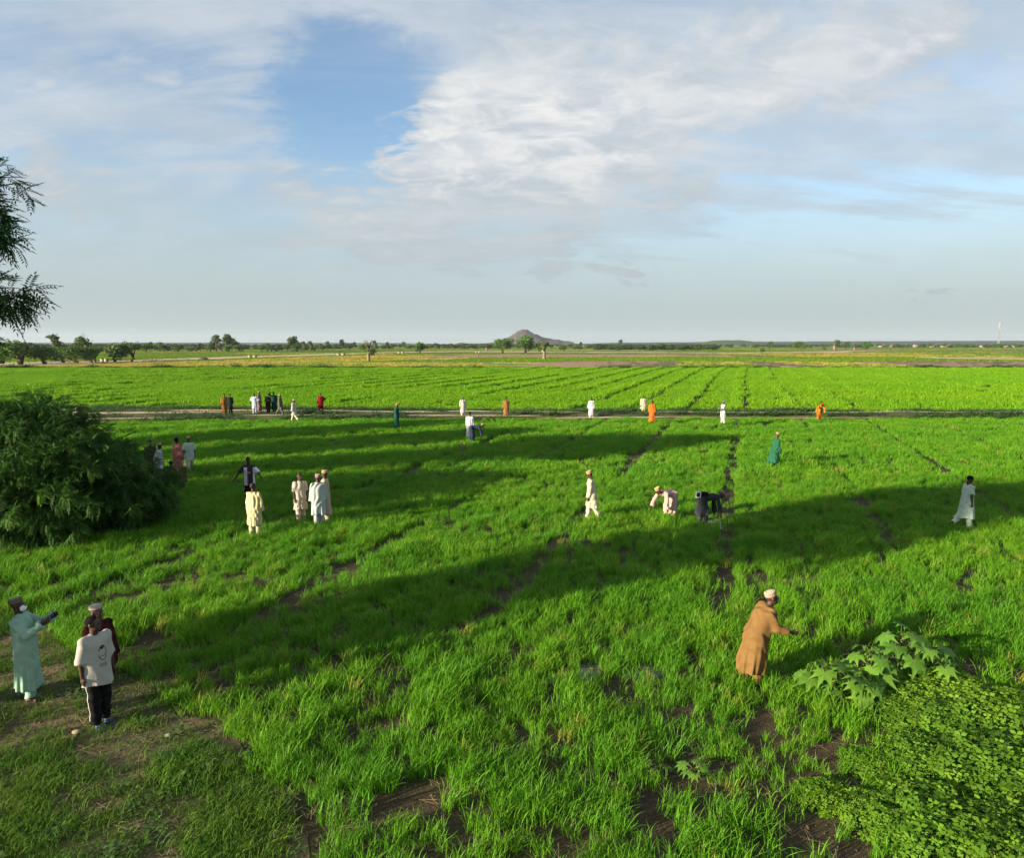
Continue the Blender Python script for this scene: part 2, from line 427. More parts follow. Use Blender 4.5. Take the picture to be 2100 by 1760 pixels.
def scatter(name, pts, rotz, scl, idx, prot, kind='stuff', tilt=None):
    """one object that draws its plants with geometry nodes"""
    n = len(pts)
    me = bpy.data.meshes.new(name); me.vertices.add(n); me.vertices.foreach_set('co', np.asarray(pts, np.float32).ravel())
    def attr(nm, typ, dat, key='value'):
        a = me.attributes.new(nm, typ, 'POINT'); a.data.foreach_set(key, np.ascontiguousarray(dat).ravel())
    rot = np.zeros((n, 3), np.float32); rot[:, 2] = rotz
    if tilt is not None: rot[:, :2] = tilt
    attr('rot', 'FLOAT_VECTOR', rot, 'vector'); sc = np.asarray(scl, np.float32)
    if sc.ndim == 1: sc = np.stack([sc] * 3, 1)
    attr('scl', 'FLOAT_VECTOR', sc, 'vector'); attr('idx', 'INT', np.asarray(idx, np.int32))
    o = obj(name, me)
    ng = bpy.data.node_groups.new(name, 'GeometryNodeTree')
    ng.interface.new_socket('Geometry', in_out='INPUT', socket_type='NodeSocketGeometry'); ng.interface.new_socket('Geometry', in_out='OUTPUT', socket_type='NodeSocketGeometry')
    T = NT(ng); gi = T.new('NodeGroupInput'); go = T.new('NodeGroupOutput')
    iop = T.new('GeometryNodeInstanceOnPoints'); T.link(gi.outputs[0], iop.inputs['Points'])
    j = T.new('GeometryNodeJoinGeometry')
    for p in reversed(prot):
        oi = T.new('GeometryNodeObjectInfo'); oi.inputs['Object'].default_value = p; oi.inputs['As Instance'].default_value = True
        T.link(oi.outputs['Geometry'], j.inputs[0])
    T.link(j.outputs[0], iop.inputs['Instance']); iop.inputs['Pick Instance'].default_value = True
    def na(nm, typ):
        a = T.new('GeometryNodeInputNamedAttribute', data_type=typ); a.inputs['Name'].default_value = nm; return a.outputs['Attribute']
    T.link(na('idx', 'INT'), iop.inputs['Instance Index'])
    e = T.new('FunctionNodeEulerToRotation'); T.link(na('rot', 'FLOAT_VECTOR'), e.inputs[0]); T.link(e.outputs[0], iop.inputs['Rotation'])
    T.link(na('scl', 'FLOAT_VECTOR'), iop.inputs['Scale']); T.link(iop.outputs[0], go.inputs[0])
    md = o.modifiers.new('scatter', 'NODES'); md.node_group = ng
    o['kind'] = kind
    return o


def view_pts(d0, d1, dens, margin=1.12, seed=1):
    """random points on the ground in the wedge the photograph sees, between two distances"""
    r = np.random.default_rng(seed); w0, w1 = .77 * d0 * margin + 2, .77 * d1 * margin + 2
    n = int(dens * 2 * w1 * (d1 - d0)); x = r.uniform(-w1, w1, n); y = r.uniform(d0, d1, n)
    k = np.abs(x) < .77 * y * margin + 2
    return x[k], y[k]


ROW = R(19.0)
def row_u(x, y):
    return x * math.cos(ROW) - y * math.sin(ROW) + 1.0 * (noise(x, y, .03, 2) - .5)
SP = 4.75
U0 = row_u(np.array([G(1440, 800).x]), np.array([G(1440, 800).y]))[0]


verge_poly = gpoly([(-300, 1240), (20, 1250), (160, 1330), (330, 1420), (480, 1500), (560, 1600), (640, 1800), (400, 2300), (-900, 2300)])
bare = [gpoly(p) for p in ([(1462, 1430), (1488, 1425), (1496, 1450), (1480, 1468), (1460, 1455)], [(1545, 1475), (1595, 1458), (1610, 1500), (1540, 1510), (1500, 1495)],
                           [(1575, 1370), (1625, 1362), (1640, 1395), (1580, 1412)], [(400, 1520), (470, 1500), (500, 1560), (400, 1600)],
                           [(1360, 1545), (1410, 1530), (1430, 1555), (1370, 1580)], [(1890, 1280), (1960, 1272), (1950, 1300), (1900, 1302)],
                           [(1100, 1490), (1130, 1470), (1150, 1500), (1110, 1520)])]
pud = [gpoly(p) for p in ([(1125, 1398), (1180, 1378), (1230, 1352), (1240, 1374), (1195, 1400)], [(1285, 1375), (1335, 1367), (1370, 1373), (1335, 1388)])]
shrub_poly = gpoly([(1640, 1400), (1700, 1345), (1800, 1315), (1950, 1335), (2130, 1420), (2300, 1600), (2300, 1900), (1500, 1900), (1620, 1560), (1830, 1490), (1840, 1440)])


TRAMPLED = [G(60, 1436), G(208, 1488), G(219, 1457), G(222, 1500)]


def bund_dist(x, y):
    return np.abs(y - np.interp(x, bx, yc)) / np.interp(x, bx, half)


M_rice = leaf_material('rice_leaf', (.062, .174, .006), (.092, .206, .006), (.040, .132, .006), .42, .6, (.25, 1), .13, (.22, .19, .04))
M_ricefar = leaf_material('rice_leaf_far', (.078, .180, .003), (.108, .200, .004), (.056, .155, .004), .42, .6, (.06, .1), .10)
M_weed = leaf_material('weed_leaf', (.035, .085, .012), (.055, .105, .016), (.03, .065, .012), .25)
M_short = leaf_material('short_grass', (.040, .105, .010), (.070, .125, .014), (.034, .080, .010), .35, .7, (.8, 1), .06)

p_near = protos('rice_tuft', [blades(34, .13, .14, .34, .0100, .60, 4, s) for s in range(9)], M_rice)
p_mid = protos('rice_tuft', [blades(30, .22, .18, .36, .018, .60, 3, 20 + s) for s in range(5)], M_rice)
p_far = protos('rice_tuft', [blades(34, .5, .22, .40, .07, .5, 2, 40 + s) for s in range(4)], M_ricefar)
p_weed = protos('weed', [broadleaf(26, .26, .30, .13, 60 + s) for s in range(4)], M_weed)
p_short = protos('short_tuft', [blades(22, .15, .05, .16, .010, .9, 2, 80 + s) for s in range(4)], M_short)


def field_density(x, y):
    a = noise(x, y, .55, 3); b = noise2(x, y, 1.6, 2)
    d = np.clip((a - .22) * 6, .48, 1) * np.clip((b - .15) * 5, .5, 1)
    u = (row_u(x, y) - U0) / SP; ph = np.abs(u - np.round(u)) * SP
    d = d * np.where((ph < .27) & (u > -2.5) & (u < 5.5) & (y > 14) & (noise2(x, y, .12, 2) > .36), .12, 1)
    r2 = (row_u(x, y) + .35 * (noise2(x, y, .5, 2) - .5)) / 1.15; d = d * np.where(np.abs(r2 - np.round(r2)) < .13, .55, 1)
    for p in bare: d = np.where(in_poly(x + .7 * (noise(x, y, 2.2, 2) - .5), y + .7 * (noise2(x, y, 2.2, 2) - .5), p), .25, d)
    for p in pud: d = np.where(in_poly(x, y, p), .10, d)
    wx, wy = x + 1.6 * (noise(x, y, .5, 3) - .5), y + 1.6 * (noise2(x, y, .5, 3) - .5)
    d = np.where(in_poly(wx, wy, verge_poly), 0, d)
    for q in TRAMPLED: d = np.where((x - q.x) ** 2 + (y - q.y) ** 2 < .8, 0, d)
    d = np.where(in_poly(x, y, shrub_poly), .25, d)
    near = np.clip((noise(x + 40, y, .7, 2) - .20) * 6, .55, 1)     # thin stand along the near edge
    d = np.where(y < 11.5 + .12 * np.abs(x), d * near, d)
    return np.where(bund_dist(x, y) < 1.25, 0, d)


# near stand
x, y = view_pts(6.5, 30, 46, 1.15, 1)
k = rng.random(len(x)) < field_density(x, y); x, y = x[k], y[k]
s = (.40 + 1.15 * noise(x, y, .95, 3)) * (.82 + .36 * noise2(x, y, .22, 2)) * rng.uniform(.85, 1.15, len(x))
til = rng.normal(0, .10, (len(x), 2)); til[:, 1] += .10
scatter('rice_grass', np.stack([x, y, 0 * x + .004], 1), rng.uniform(0, 6.28, len(x)), np.stack([s * .95, s * .95, s], 1), rng.integers(0, 9, len(x)), p_near, tilt=til)
n_near = len(x)
# middle stand
x, y = view_pts(30, 57, 19, 1.1, 2)
k = rng.random(len(x)) < field_density(x, y); x, y = x[k], y[k]
s = (.45 + 1.0 * noise(x, y, .7, 3)) * (.85 + .3 * noise2(x, y, .2, 2)) * rng.uniform(.85, 1.15, len(x))
scatter('rice_grass', np.stack([x, y, 0 * x + .004], 1), rng.uniform(0, 6.28, len(x)), s, rng.integers(0, 5, len(x)), p_mid, tilt=rng.normal(0, .1, (len(x), 2)))
n_mid = len(x)
# far stand with its earth ridges
x, y = view_pts(57, 166, 3.4, 1.08, 3)
d = np.clip((noise(x, y, .25, 3) - .22) * 5, .55, 1)
u = (row_u(x, y) - U0) / SP; ph = (u - np.round(u)) * SP
on = noise2(x * .6, y * .6, .08, 2) + np.where(x > -6, .16, -.02)
ridge = (np.abs(ph + .3) < .45) & (on > .44); gap = (ph > .10) & (ph < .95) & (on > .44)
d = np.where(gap, .05, d); d = np.where(bund_dist(x, y) < 1.25, 0, d)
k = rng.random(len(x)) < d; x, y, ridge = x[k], y[k], ridge[k]
s = (.7 + .5 * noise(x, y, .35, 2)) * rng.uniform(.85, 1.15, len(x))
sz = np.where(ridge, s * 1.75, s)
scatter('rice_grass', np.stack([x, y, 0 * x + .004], 1), rng.uniform(0, 6.28, len(x)), np.stack([s, s, sz], 1), rng.integers(0, 4, len(x)), p_far)
n_far = len(x)

# weeds on the bund
x = rng.uniform(-60, 60, 16000); w_ = rng.uniform(-1.3, 1.25, 16000); y = np.interp(x, bx, yc) + w_ * np.interp(x, bx, half)
z = np.interp(w_, [a[0] for a in prof], [a[1] for a in prof]) - .02
dn = np.clip((noise(x * .5, y * 2, .5, 3) - .33) * 4, 0, 1) * np.where(np.abs(w_ - .1) < .25, .35, 1) 
for sx_, sc_, sw_ in STRIPS: dn = np.where((x > sx_[0]) & (x < sx_[-1]) & (np.abs(y + .25 - np.interp(x, sx_, sc_)) < np.interp(x, sx_, sw_) + .45), .04, dn)
k = rng.random(len(x)) < dn; x, y, z = x[k], y[k], z[k]
scatter('bund_weeds', np.stack([x, y, z], 1), rng.uniform(0, 6.28, len(x)), rng.uniform(.6, 1.5, len(x)) * (.6 + .8 * noise(x, y, .4)), rng.integers(0, 4, len(x)), p_weed)

# short grass and weeds on the trodden verge
x, y = view_pts(6.5, 18, 130, 1.15, 5)
k = in_poly(x, y, verge_poly) & (rng.random(len(x)) < np.clip((noise(x, y, .9, 3) - .36) * 5, .18, 1)); x, y = x[k], y[k]
scatter('short_grass', np.stack([x, y, 0 * x + .01], 1), rng.uniform(0, 6.28, len(x)), rng.uniform(.6, 1.3, len(x)) * (.5 + noise2(x, y, .8)), rng.integers(0, 4, len(x)), p_short, tilt=rng.normal(0, .15, (len(x), 2)))
x, y = view_pts(6.5, 18, 16, 1.15, 6)
k = in_poly(x, y, verge_poly) & (rng.random(len(x)) < np.clip((noise2(x, y, .6, 3) - .45) * 5, 0.0, 1)); x, y = x[k], y[k]
scatter('low_weeds', np.stack([x, y, 0 * x + .01], 1), rng.uniform(0, 6.28, len(x)), rng.uniform(.25, .6, len(x)), rng.integers(0, 4, len(x)), p_weed)

# clods and straw lying on the bare earth
def clod(seed):
    r = np.random.default_rng(seed); v = np.array([[1, 0, 0], [-1, 0, 0], [0, 1, 0], [0, -1, 0], [0, 0, .8], [0, 0, -.6]]) * r.uniform(.6, 1.2, (6, 3)) + r.normal(0, .12, (6, 3))
    return v, [np.array([[0, 2, 4], [2, 1, 4], [1, 3, 4], [3, 0, 4], [2, 0, 5], [1, 2, 5], [3, 1, 5], [0, 3, 5]])]
def straw(seed):
    r = np.random.default_rng(seed); V = []; Fq = []
    for i in range(3):
        c_ = r.normal(0, 1.5, 3) * [1, 1, 0] + [0, 0, .35]; d_ = r.normal(0, 1, 3) * [1, 1, .12]; d_ = d_ / np.linalg.norm(d_) * 2.6; w_ = np.array([-d_[1], d_[0], 0]) * .05; bs = len(V)
        V += [c_ - d_ - w_, c_ - d_ + w_, c_ + d_ + w_, c_ + d_ - w_]; Fq.append([bs, bs + 1, bs + 2, bs + 3])
    return np.array(V), [np.array(Fq)]
p_clod = protos('clod', [clod(s) for s in range(4)], M_dirt); p_straw = protos('straw', [straw(s) for s in range(3)], material('dry_straw', (.30, .24, .12), .9, (.20, .15, .07), 3))
x, y = view_pts(6.5, 20, 60, 1.15, 15); k = in_poly(x, y, verge_poly) | (rng.random(len(x)) < .3); x, y = x[k], y[k]
scatter('earth_clods', np.stack([x, y, 0 * x + .012], 1), rng.uniform(0, 6.28, len(x)), rng.uniform(.008, .024, len(x)) * np.where(rng.random(len(x)) > .96, 2.0, 1), rng.integers(0, 4, len(x)), p_clod)
x, y = view_pts(6.5, 18, 6, 1.15, 16)
scatter('straw_litter', np.stack([x, y, 0 * x + .02], 1), rng.uniform(0, 6.28, len(x)), rng.uniform(.02, .05, len(x)), rng.integers(0, 3, len(x)), p_straw)

# hedge of weeds at the far edge of the field
x = rng.uniform(-140, 140, 2600); y = 166 + rng.normal(0, .9, 2600) + 1.5 * (noise(x, x * 0, .05) - .5)
dn = np.clip((noise(x, x * 0 + 2, .06, 3) - .30) * 4, .05, 1); k = rng.random(len(x)) < dn; x, y = x[k], y[k]
scatter('weed_hedge', np.stack([x, y, 0 * x], 1), rng.uniform(0, 6.28, len(x)), (1.5 + 3.4 * noise2(x, x * 0, .15) ** 2) * rng.uniform(.7, 1.2, len(x)), rng.integers(0, 4, len(x)), p_weed)
# low crops, stubble and grass of the plots beyond
M_crop = leaf_material('plain_crop', (.10, .19, .008), (.15, .20, .012), (.07, .15, .010), .4, .7, (.010, .05), .05)
M_dry = leaf_material('dry_stalk', (.33, .27, .06), (.25, .24, .05), (.30, .22, .07), .3, .8, (.02, .1), .05)
p_crop = protos('crop_tuft', [blades(34, .5, .22, .40, .07, .5, 2, 90 + s) for s in range(3)], M_crop)
p_dry = protos('stubble_tuft', [blades(26, .5, .22, .40, .06, .4, 2, 95 + s) for s in range(3)], M_dry)
n = 46000; y = 167 * np.exp(rng.random(n) * math.log(1100 / 167)); x = rng.uniform(-.82, .82, n) * y; s = y / 58 * rng.uniform(.7, 1.2, n)
bare_ = np.zeros(n, bool)
for q_ in NOCROP: bare_ |= in_poly(x + rng.normal(0, .6, n), y + rng.normal(0, .8, n), q_)
band = noise(x * .35, y, .03, 3); bare_ |= (band > .60) & (y > 260)
dry = np.zeros(n, bool)
for q_ in DRY: dry |= in_poly(x, y, q_)
dry = (dry & (rng.random(n) < .75)) | ((noise2(x * .3, y, .025, 3) > .58) & (rng.random(n) < .7))
mixd = np.zeros(n, bool)
for q_ in MIXED: mixd |= in_poly(x, y, q_)
bare_ |= mixd & (noise2(x * .5, y, .09, 3) > .55)
for nm_, sel, pr in (('plain_crops', ~bare_ & ~dry, p_crop), ('plain_stubble', ~bare_ & dry, p_dry)):
    m_ = sel.sum(); sc_ = s[sel]
    scatter(nm_, np.stack([x[sel], y[sel], np.zeros(m_)], 1), rng.uniform(0, 6.28, m_), np.stack([sc_, sc_, rng.uniform(.6, 1.3, m_)], 1), rng.integers(0, 3, m_), pr)
# rough growth on the plain beyond
d_ = 170 * np.exp(rng.random(15000) * math.log(1000 / 170)); x = rng.uniform(-.82, .82, 15000) * d_; y = d_
dn = np.clip((noise(x, y, .02, 4) - .42) * 5, 0, 1); k = rng.random(len(x)) < dn; x, y = x[k], y[k]
scatter('rough_growth', np.stack([x, y, 0 * x], 1), rng.uniform(0, 6.28, len(x)), np.stack([rng.uniform(2, 5, len(x)), rng.uniform(2, 4, len(x)), rng.uniform(.8, 2.0, len(x))], 1), rng.integers(0, 4, len(x)), p_weed)
print('grass', n_near, n_mid, n_far)
# ------------------------------------------------------------------ bodies and clothes: smooth distance fields turned into one surface
def unit(v):
    v = np.asarray(v, float); return v / (np.linalg.norm(v) + 1e-12)


class SDF:
    """smooth union of tapered limbs and ellipsoids, meshed as one continuous skin"""
    def __init__(s, h): s.h = h; s.p = []
    def rc(s, a, b, r1, r2, k=.02, ax=None, fl=1.0, cut0=None, cut1=None):
        s.p.append(('rc', np.asarray(a, float), np.asarray(b, float), r1, r2, k, ax, fl, cut0, cut1)); return s
    def el(s, c, r, M=None, k=.02):
        s.p.append(('el', np.asarray(c, float), np.asarray(r, float), np.eye(3) if M is None else np.asarray(M, float), 0, k)); return s
    def build(s, name, mat, post=None):
        h = s.h; lo = np.full(3, 9e9); hi = -lo
        for q in s.p:
            if q[0] == 'rc':
                m = max(q[3], q[4]) / min(1, q[7]) ** .0 + q[5]
                lo = np.minimum(lo, np.minimum(q[1], q[2]) - m); hi = np.maximum(hi, np.maximum(q[1], q[2]) + m)
            else: lo = np.minimum(lo, q[1] - q[2].max() - q[5]); hi = np.maximum(hi, q[1] + q[2].max() + q[5])
        lo -= .03 + 2 * h; hi += .03 + 2 * h
        n = np.ceil((hi - lo) / h).astype(int) + 1
        ax = [lo[i] + h * np.arange(n[i]) for i in range(3)]
        D = np.full(n, .25, np.float32)
        for q in s.p:
            if q[0] == 'rc': m = max(q[3], q[4]) + q[5] + .05; a = np.minimum(q[1], q[2]) - m; b = np.maximum(q[1], q[2]) + m
            else: m = q[2].max() + q[5] + .05; a = q[1] - m; b = q[1] + m
            i0 = np.maximum(0, ((a - lo) / h).astype(int)); i1 = np.minimum(n, ((b - lo) / h).astype(int) + 2)
            x = ax[0][i0[0]:i1[0], None, None]; y = ax[1][None, i0[1]:i1[1], None]; z = ax[2][None, None, i0[2]:i1[2]]
            if q[0] == 'rc':
                _, A, B, r1, r2, k, fa, fl, c0, c1 = q; ba = B - A; L2 = ba @ ba + 1e-12
                t = np.clip(((x - A[0]) * ba[0] + (y - A[1]) * ba[1] + (z - A[2]) * ba[2]) / L2, 0, 1)
                vx = x - A[0] - t * ba[0]; vy = y - A[1] - t * ba[1]; vz = z - A[2] - t * ba[2]
                l2 = vx * vx + vy * vy + vz * vz
                if fa is not None:
                    w = vx * fa[0] + vy * fa[1] + vz * fa[2]; l2 = l2 + w * w * (1 / fl ** 2 - 1)
                d = np.sqrt(l2) - (r1 + (r2 - r1) * t)
                if c1 is not None:
                    u = unit(ba); d = np.maximum(d, (x - B[0]) * u[0] + (y - B[1]) * u[1] + (z - B[2]) * u[2] - c1)
            else:
                _, c, r, M, _, k = q; px = x - c[0]; py = y - c[1]; pz = z - c[2]
                l = [px * M[i][0] + py * M[i][1] + pz * M[i][2] for i in range(3)]
                k0 = np.sqrt(sum((l[i] / r[i]) ** 2 for i in range(3))); k1 = np.sqrt(sum((l[i] / r[i] ** 2) ** 2 for i in range(3))) + 1e-9
                d = k0 * (k0 - 1) / k1
            S = D[i0[0]:i1[0], i0[1]:i1[1], i0[2]:i1[2]]
            hh = np.clip(.5 + .5 * (S - d) / k, 0, 1)
            D[i0[0]:i1[0], i0[1]:i1[1], i0[2]:i1[2]] = S + (d - S) * hh - k * hh * (1 - hh)
        if post is not None: D = post(D, ax[0][:, None, None], ax[1][None, :, None], ax[2][None, None, :])
        return nets(name, D, lo, h, mat)


def nets(name, D, lo, h, mat):
    """surface nets: one vertex per crossed cell"""
    n = np.array(D.shape); s = D < 0; st = np.array([n[1] * n[2], n[2], 1]); acc = {}
    ids = []; pos = []; quads = []
    for a in range(3):
        sl0 = [slice(None)] * 3; sl1 = [slice(None)] * 3; sl0[a] = slice(0, -1); sl1[a] = slice(1, None)
        c = s[tuple(sl0)] != s[tuple(sl1)]
        o1, o2 = [i for i in range(3) if i != a]
        for o in (o1, o2):                      # keep away from the border
            e = [slice(None)] * 3; e[o] = slice(0, 1); c[tuple(e)] = False; e[o] = slice(-1, None); c[tuple(e)] = False
        I = np.argwhere(c)
        if not len(I): continue
        J = I.copy(); J[:, a] += 1
        d0 = D[I[:, 0], I[:, 1], I[:, 2]]; d1 = D[J[:, 0], J[:, 1], J[:, 2]]
        p = I.astype(float); p[:, a] += d0 / (d0 - d1)
        cell = I @ st; qs = [cell, cell - st[o1], cell - st[o1] - st[o2], cell - st[o2]]
        for q in qs: ids.append(q); pos.append(p)
        Q = np.stack(qs, 1); fl = (d0 < 0) ^ (a == 1)
        Q[~fl] = Q[~fl][:, ::-1]; quads.append(Q[:, ::-1] if False else Q)
    ids = np.concatenate(ids); pos = np.concatenate(pos); quads = np.concatenate(quads)
    uq, inv = np.unique(ids, return_inverse=True); cnt = np.bincount(inv)
    V = np.stack([np.bincount(inv, weights=pos[:, i]) / cnt for i in range(3)], 1) * h + lo
    F = np.searchsorted(uq, quads)
    # one pass of smoothing takes the grid out of the surface
    nb = np.zeros_like(V); ct = np.zeros(len(V))
    for i in range(4):
        a, b = F[:, i], F[:, (i + 1) % 4]
        for j in range(3): nb[:, j] += np.bincount(a, weights=V[b, j], minlength=len(V)) + np.bincount(b, weights=V[a, j], minlength=len(V))
        ct += np.bincount(a, minlength=len(V)) + np.bincount(b, minlength=len(V))
    V = V * .5 + .5 * nb / ct[:, None]
    return mesh(name, V, F[:, ::-1], mat, True)


def rotx(a): c, s = math.cos(a), math.sin(a); return np.array([[1, 0, 0], [0, c, -s], [0, s, c]])
def rotz(a): c, s = math.cos(a), math.sin(a); return np.array([[c, -s, 0], [s, c, 0], [0, 0, 1]])


M_skin = material('dark_skin', (.060, .030, .019), .5, (.045, .022, .014), 30, .15, 120, .35)
M_hair = material('black_hair', (.012, .010, .009), .95, None, 8, .6, 220, .04)
M_shaved = material('shaved_hair', (.028, .019, .015), .75, None, 8, .4, 220, .25)
M_eye = material('eye', (.10, .085, .075), .35)
_fab = {}
def fabric(col, col2=None):
    key = (col, col2)
    if key not in _fab:
        col, col2 = tuple(q * .64 for q in col), (tuple(q * .64 for q in col2) if col2 else None)
        _fab[key] = material('cloth', col, .92, col2 or tuple(c * .86 for c in col), 9, .25, 180, .12)
    return _fab[key]


def cap_material(kind):
    m = bpy.data.materials.new('cap_cloth'); m.use_nodes = True; T = NT(m.node_tree); b = T.n['Principled BSDF']
    b.inputs['Roughness'].default_value = .9; b.inputs['Specular IOR Level'].default_value = .1
    t = T.new('ShaderNodeTexCoord'); s = T.new('ShaderNodeSeparateXYZ'); T.link(t.outputs['Object'], s.inputs[0]); x, y, z = s.outputs
    th = T.m('ARCTAN2', y, x); rr = T.m('SQRT', T.m('ADD', T.m('MULTIPLY', x, x), T.m('MULTIPLY', y, y)))
    base, mark, top, style = kind
    if style == 'dots':
        row = T.m('MULTIPLY', z, 42.0); a = T.m('MULTIPLY', th, 3.2)
        f = T.m('MULTIPLY', T.m('GREATER_THAN', T.m('SINE', T.m('MULTIPLY', a, 6.283)), .15), T.m('GREATER_THAN', T.m('SINE', T.m('MULTIPLY', row, 6.283)), .1))
    elif style == 'bands':
        f = T.m('GREATER_THAN', T.m('SINE', T.m('MULTIPLY', z, 190.0)), .1)
    else:
        f = T.m('LESS_THAN', z, .022)
    base, mark, top = [tuple(q * .52 for q in w_) for w_ in (base, mark, top)]
    col = T.mix(T.m('MULTIPLY', f, .9), base, mark)
    istop = T.m('GREATER_THAN', z, .078)
    ring = T.m('MULTIPLY', T.m('GREATER_THAN', rr, .052), T.m('LESS_THAN', rr, .060))
    tcol = T.mix(ring, top, mark)
    T.put(b.inputs['Base Color'], T.mix(istop, col, tcol))
    return m


CAPS = {k: cap_material(v_) for k, v_ in {
    'cream_dots': ((.62, .47, .34), (.12, .07, .05), (.72, .62, .48), 'dots'),
    'tan_check': ((.36, .27, .15), (.10, .09, .08), (.42, .42, .44), 'bands'),
    'white_red': ((.62, .56, .52), (.30, .08, .07), (.60, .58, .58), 'rim'),
    'pink': ((.46, .20, .19), (.50, .32, .30), (.66, .50, .46), 'bands'),
    'orange': ((.74, .36, .12), (.60, .42, .25), (.72, .58, .44), 'rim'),
    'tan': ((.55, .33, .11), (.68, .52, .32), (.66, .54, .38), 'rim'),
    'gold': ((.58, .33, .06), (.72, .52, .22), (.68, .52, .26), 'rim'),
    'white': ((.70, .68, .66), (.55, .55, .58), (.72, .70, .68), 'rim'),
    'whiteorange': ((.72, .66, .60), (.72, .22, .05), (.72, .62, .52), 'bands'),
    'brownwhite': ((.40, .17, .06), (.66, .54, .40), (.68, .54, .40), 'bands'),
    'blue': ((.13, .28, .52), (.30, .42, .60), (.20, .34, .55), 'rim'),
    'green': ((.03, .20, .18), (.10, .24, .22), (.04, .22, .19), 'rim'),
    'red': ((.70, .03, .01), (.60, .03, .01), (.70, .04, .01), 'rim')}.items()}
_capmesh = MB(); _capmesh.lathe([(.088, 0), (.0885, .012), (.089, .03), (.088, .055), (.086, .074), (.080, .081), (.058, .0835), (.03, .0845), (.001, .0850)], 24)
CAPMESH = _capmesh.mesh('cap', None, True)

# ready poses of the arms: (upper arm, forearm) as (outward, forward, up)
DOWN = ((.13, .0, -1), (.05, .16, -1)); HANG = ((.10, .08, -1), (.04, .22, -1)); BACK = ((.2, -.35, -.95), (-.45, -.2, -.9))
HIP = ((.75, -.25, -.75), (-.8, .25, -.45)); FOLD = ((.12, .15, -1), (-.65, .75, .05)); REACH = ((.05, .40, -.9), (0, .15, -1))


